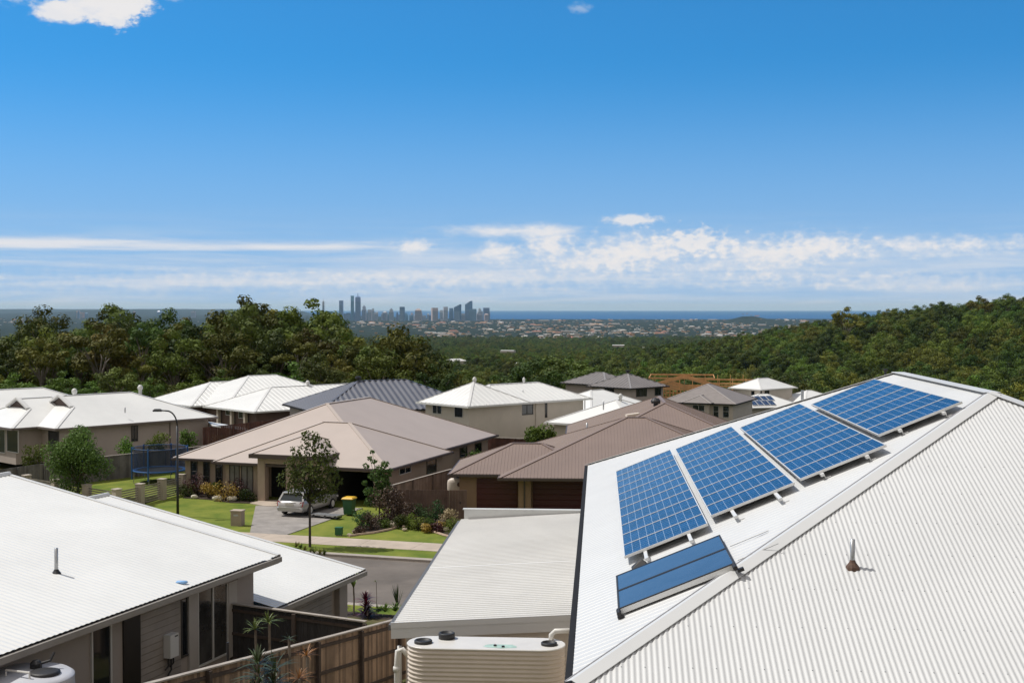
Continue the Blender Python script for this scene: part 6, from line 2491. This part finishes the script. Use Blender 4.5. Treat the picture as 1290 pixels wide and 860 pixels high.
def cmix(f, a, b, mode='MIX'):
    x = N.new('ShaderNodeMix')
    x.data_type = 'RGBA'
    x.blend_type = mode
    if isinstance(f, float):
        x.inputs['Factor'].default_value = f
    else:
        Lk.new(f, x.inputs['Factor'])
    for k, c in ((6, a), (7, b)):
        if isinstance(c, tuple):
            x.inputs[k].default_value = (*c, 1)
        else:
            Lk.new(c, x.inputs[k])
    return x.outputs[2]


front = smap(M('ABSOLUTE', az), 100, 55)
low = M('MULTIPLY', smap(el, 45, 14), front)
skc = cmix(low, hs.outputs[0], (0.115, 0.62, 1.22), 'MULTIPLY')
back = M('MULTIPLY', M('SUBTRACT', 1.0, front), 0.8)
skc = cmix(back, skc, (6.3, 5.8, 5.4))  # bright white added behind the camera to fill the walls facing it
skc = cmix(M('MULTIPLY', smap(el, 11.5, -0.5), M('MULTIPLY', front, 0.80)), skc, (3.7, 5.6, 8.7))
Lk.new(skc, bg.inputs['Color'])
cmb = N.new('ShaderNodeCombineXYZ')
Lk.new(az, cmb.inputs[0]); Lk.new(el, cmb.inputs[1])


def noise(sx, sy, detail, rough, seed=0.0, dist=0.0):
    mp = N.new('ShaderNodeMapping')
    mp.inputs['Scale'].default_value = (sx, sy, 1)
    mp.inputs['Location'].default_value = (seed, seed * 0.7, seed)
    Lk.new(cmb.outputs[0], mp.inputs[0])
    n_ = N.new('ShaderNodeTexNoise')
    n_.inputs['Scale'].default_value = 1
    n_.inputs['Detail'].default_value = detail
    n_.inputs['Roughness'].default_value = rough
    n_.inputs['Distortion'].default_value = dist
    Lk.new(mp.outputs[0], n_.inputs['Vector'])
    return n_.outputs['Fac']


def px_az(px):
    return math.degrees(math.atan((px - 645) / FPX))


def px_el(py):
    return math.degrees(math.atan((388 - py) / FPX))


def smooth(x, a, b):
    mr = N.new('ShaderNodeMapRange')
    mr.interpolation_type = 'SMOOTHSTEP'
    mr.inputs[1].default_value, mr.inputs[2].default_value = a, b
    Lk.new(x, mr.inputs[0])
    return mr.outputs[0]


def cloud(px, py, rx, ry, nz, amp, lo, hi, dens):
    """soft body about a bearing/height, its rim broken up by noise"""
    k = 180 / pi / FPX
    u = M('DIVIDE', M('SUBTRACT', az, px_az(px)), rx * k)
    v = M('DIVIDE', M('SUBTRACT', el, px_el(py)), ry * k)
    r2 = M('SQRT', M('ADD', M('MULTIPLY', u, u), M('MULTIPLY', v, v)))
    f = M('ADD', M('SUBTRACT', 1.0, r2), M('MULTIPLY', M('SUBTRACT', nz, 0.5), amp))
    return M('MULTIPLY', smooth(f, lo, hi), dens)


n_fine = noise(1.6, 2.6, 9, 0.62, 3.1)
n_mid = noise(0.75, 1.9, 10, 0.64, 8.3)
n_wisp = noise(0.16, 2.4, 9, 0.6, 5.7, 0.3)
n_puff = noise(2.1, 3.3, 10, 0.54, 12.4)
parts_ = []
for a in ((146, 18, 50, 36, n_fine, 1.5, 0.0, 0.5, 1.0), (80, 38, 36, 17, n_fine, 1.3, -0.05, 0.5, 0.95), (112, 30, 40, 16, n_fine, 1.2, -0.1, 0.45, 0.9), (172, 18, 32, 26, n_fine, 1.4, 0.0, 0.5, 0.95), (150, 44, 20, 12, n_fine, 1.4, 0.0, 0.5, 0.9),
          (222, 5, 30, 12, n_fine, 1.6, -0.1, 0.8, 0.75), (22, 14, 26, 20, n_fine, 1.8, -0.2, 0.85, 0.75), (732, 14, 18, 9, n_fine, 2.0, 0.0, 1.0, 0.4), (1180, 2, 80, 14, n_fine, 2.0, 0.0, 1.0, 0.55),
          (150, 312, 360, 9, n_wisp, 1.8, -0.3, 1.0, 0.62), (60, 311, 170, 7, n_wisp, 1.6, -0.2, 1.0, 0.5), (380, 313, 170, 8, n_wisp, 1.8, -0.1, 1.1, 0.5),
          (796, 278, 44, 10, n_fine, 1.6, 0.0, 0.65, 0.85), (650, 291, 100, 10, n_mid, 1.8, -0.35, 1.05, 0.9), (690, 306, 34, 18, n_puff, 2.0, -0.4, 0.95, 0.95), (625, 318, 28, 14, n_puff, 2.0, -0.4, 0.95, 0.95), (520, 311, 26, 10, n_puff, 2.0, -0.4, 1.05, 0.9),
          (800, 318, 70, 24, n_puff, 2.4, -0.40, 1.15, 1.0), (870, 307, 80, 26, n_puff, 2.3, 0.15, 0.85, 0.85), (960, 322, 90, 20, n_puff, 2.4, -0.40, 1.2, 0.95), (1030, 312, 60, 18, n_puff, 2.4, -0.40, 1.2, 0.95), (1180, 314, 130, 13, n_puff, 2.4, -0.35, 1.25, 0.9), (740, 330, 70, 14, n_puff, 2.2, -0.4, 1.15, 0.85),
          (280, 356, 420, 16, n_puff, 2.2, -0.2, 1.1, 0.42), (700, 352, 420, 14, n_puff, 2.2, -0.25, 1.1, 0.48), (1150, 356, 250, 12, n_puff, 2.2, -0.2, 1.1, 0.48), (850, 322, 330, 40, n_mid, 0.9, -0.1, 1.1, 0.30), (560, 335, 260, 34, n_mid, 0.9, -0.1, 1.1, 0.34), (1180, 325, 220, 34, n_mid, 0.9, -0.1, 1.1, 0.3)):
    parts_.append(cloud(*a))
cur = parts_[0]
for p_ in parts_[1:]:
    cur = M('ADD', M('MULTIPLY', cur, M('SUBTRACT', 1.0, p_)), p_)
# thin veil low over the horizon
veil = M('MULTIPLY', M('MULTIPLY', smooth(el, 4.8, 1.6), smooth(n_wisp, 0.25, 0.75)), 0.55)
veil2 = M('MULTIPLY', smooth(el, 4.0, 0.2), 0.10)
cur = M('ADD', M('MULTIPLY', cur, M('SUBTRACT', 1.0, veil)), veil)
cur = M('ADD', M('MULTIPLY', cur, M('SUBTRACT', 1.0, veil2)), veil2, None, True)
# only in front, above the horizon
cur = M('MULTIPLY', cur, smooth(el, -0.1, 0.35))
# bright tops and greyer, bluer thin parts
cr = N.new('ShaderNodeValToRGB')
cr.color_ramp.elements[0].position, cr.color_ramp.elements[0].color = 0.1, (0.52, 0.66, 0.83, 1)
cr.color_ramp.elements[1].position, cr.color_ramp.elements[1].color = 0.85, (0.87, 0.86, 0.87, 1)
Lk.new(cur, cr.inputs['Fac'])
Lk.new(cr.outputs[0], bgc.inputs['Color'])
bgc.inputs['Strength'].default_value = 0.95
Lk.new(cur, mixs.inputs[0])
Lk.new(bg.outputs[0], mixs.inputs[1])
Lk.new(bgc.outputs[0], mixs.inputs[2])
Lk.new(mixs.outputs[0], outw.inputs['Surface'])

# the air: one box of thin pale haze round everything
hz = bpy.data.materials.new('pale_haze')
hz.use_nodes = True
hn = hz.node_tree
for n_ in list(hn.nodes):
    if n_.type == 'BSDF_PRINCIPLED':
        hn.nodes.remove(n_)
pv = hn.nodes.new('ShaderNodeVolumePrincipled')
pv.inputs['Color'].default_value = (0.42, 0.68, 1.0, 1)
pv.inputs['Absorption Color'].default_value = (1, 1, 1, 1)
pv.inputs['Density'].default_value = 1.5e-5
pv.inputs['Anisotropy'].default_value = 0.0
hn.links.new(pv.outputs[0], hn.nodes['Material Output'].inputs['Volume'])
HB = (-62500, -62500, -154)
hzo = MB().box(HB, (125000, 0, 0), (0, 135500, 0), (0, 0, 154 + 215)).build('haze', hz)
tag(hzo, 'thin bluish haze in the air over the coast plain', 'haze', kind='stuff')

S.render.engine = 'CYCLES'
S.cycles.use_denoising = True
S.cycles.max_bounces = 6
S.cycles.diffuse_bounces = 3
S.cycles.glossy_bounces = 2
S.cycles.transmission_bounces = 2
S.cycles.transparent_max_bounces = 8
S.cycles.volume_bounces = 0
S.cycles.caustics_reflective = False
S.cycles.caustics_refractive = False
S.view_settings.view_transform = 'Standard'
S.view_settings.look = 'None'
S.view_settings.exposure = 0.0
S.view_settings.gamma = 1.0
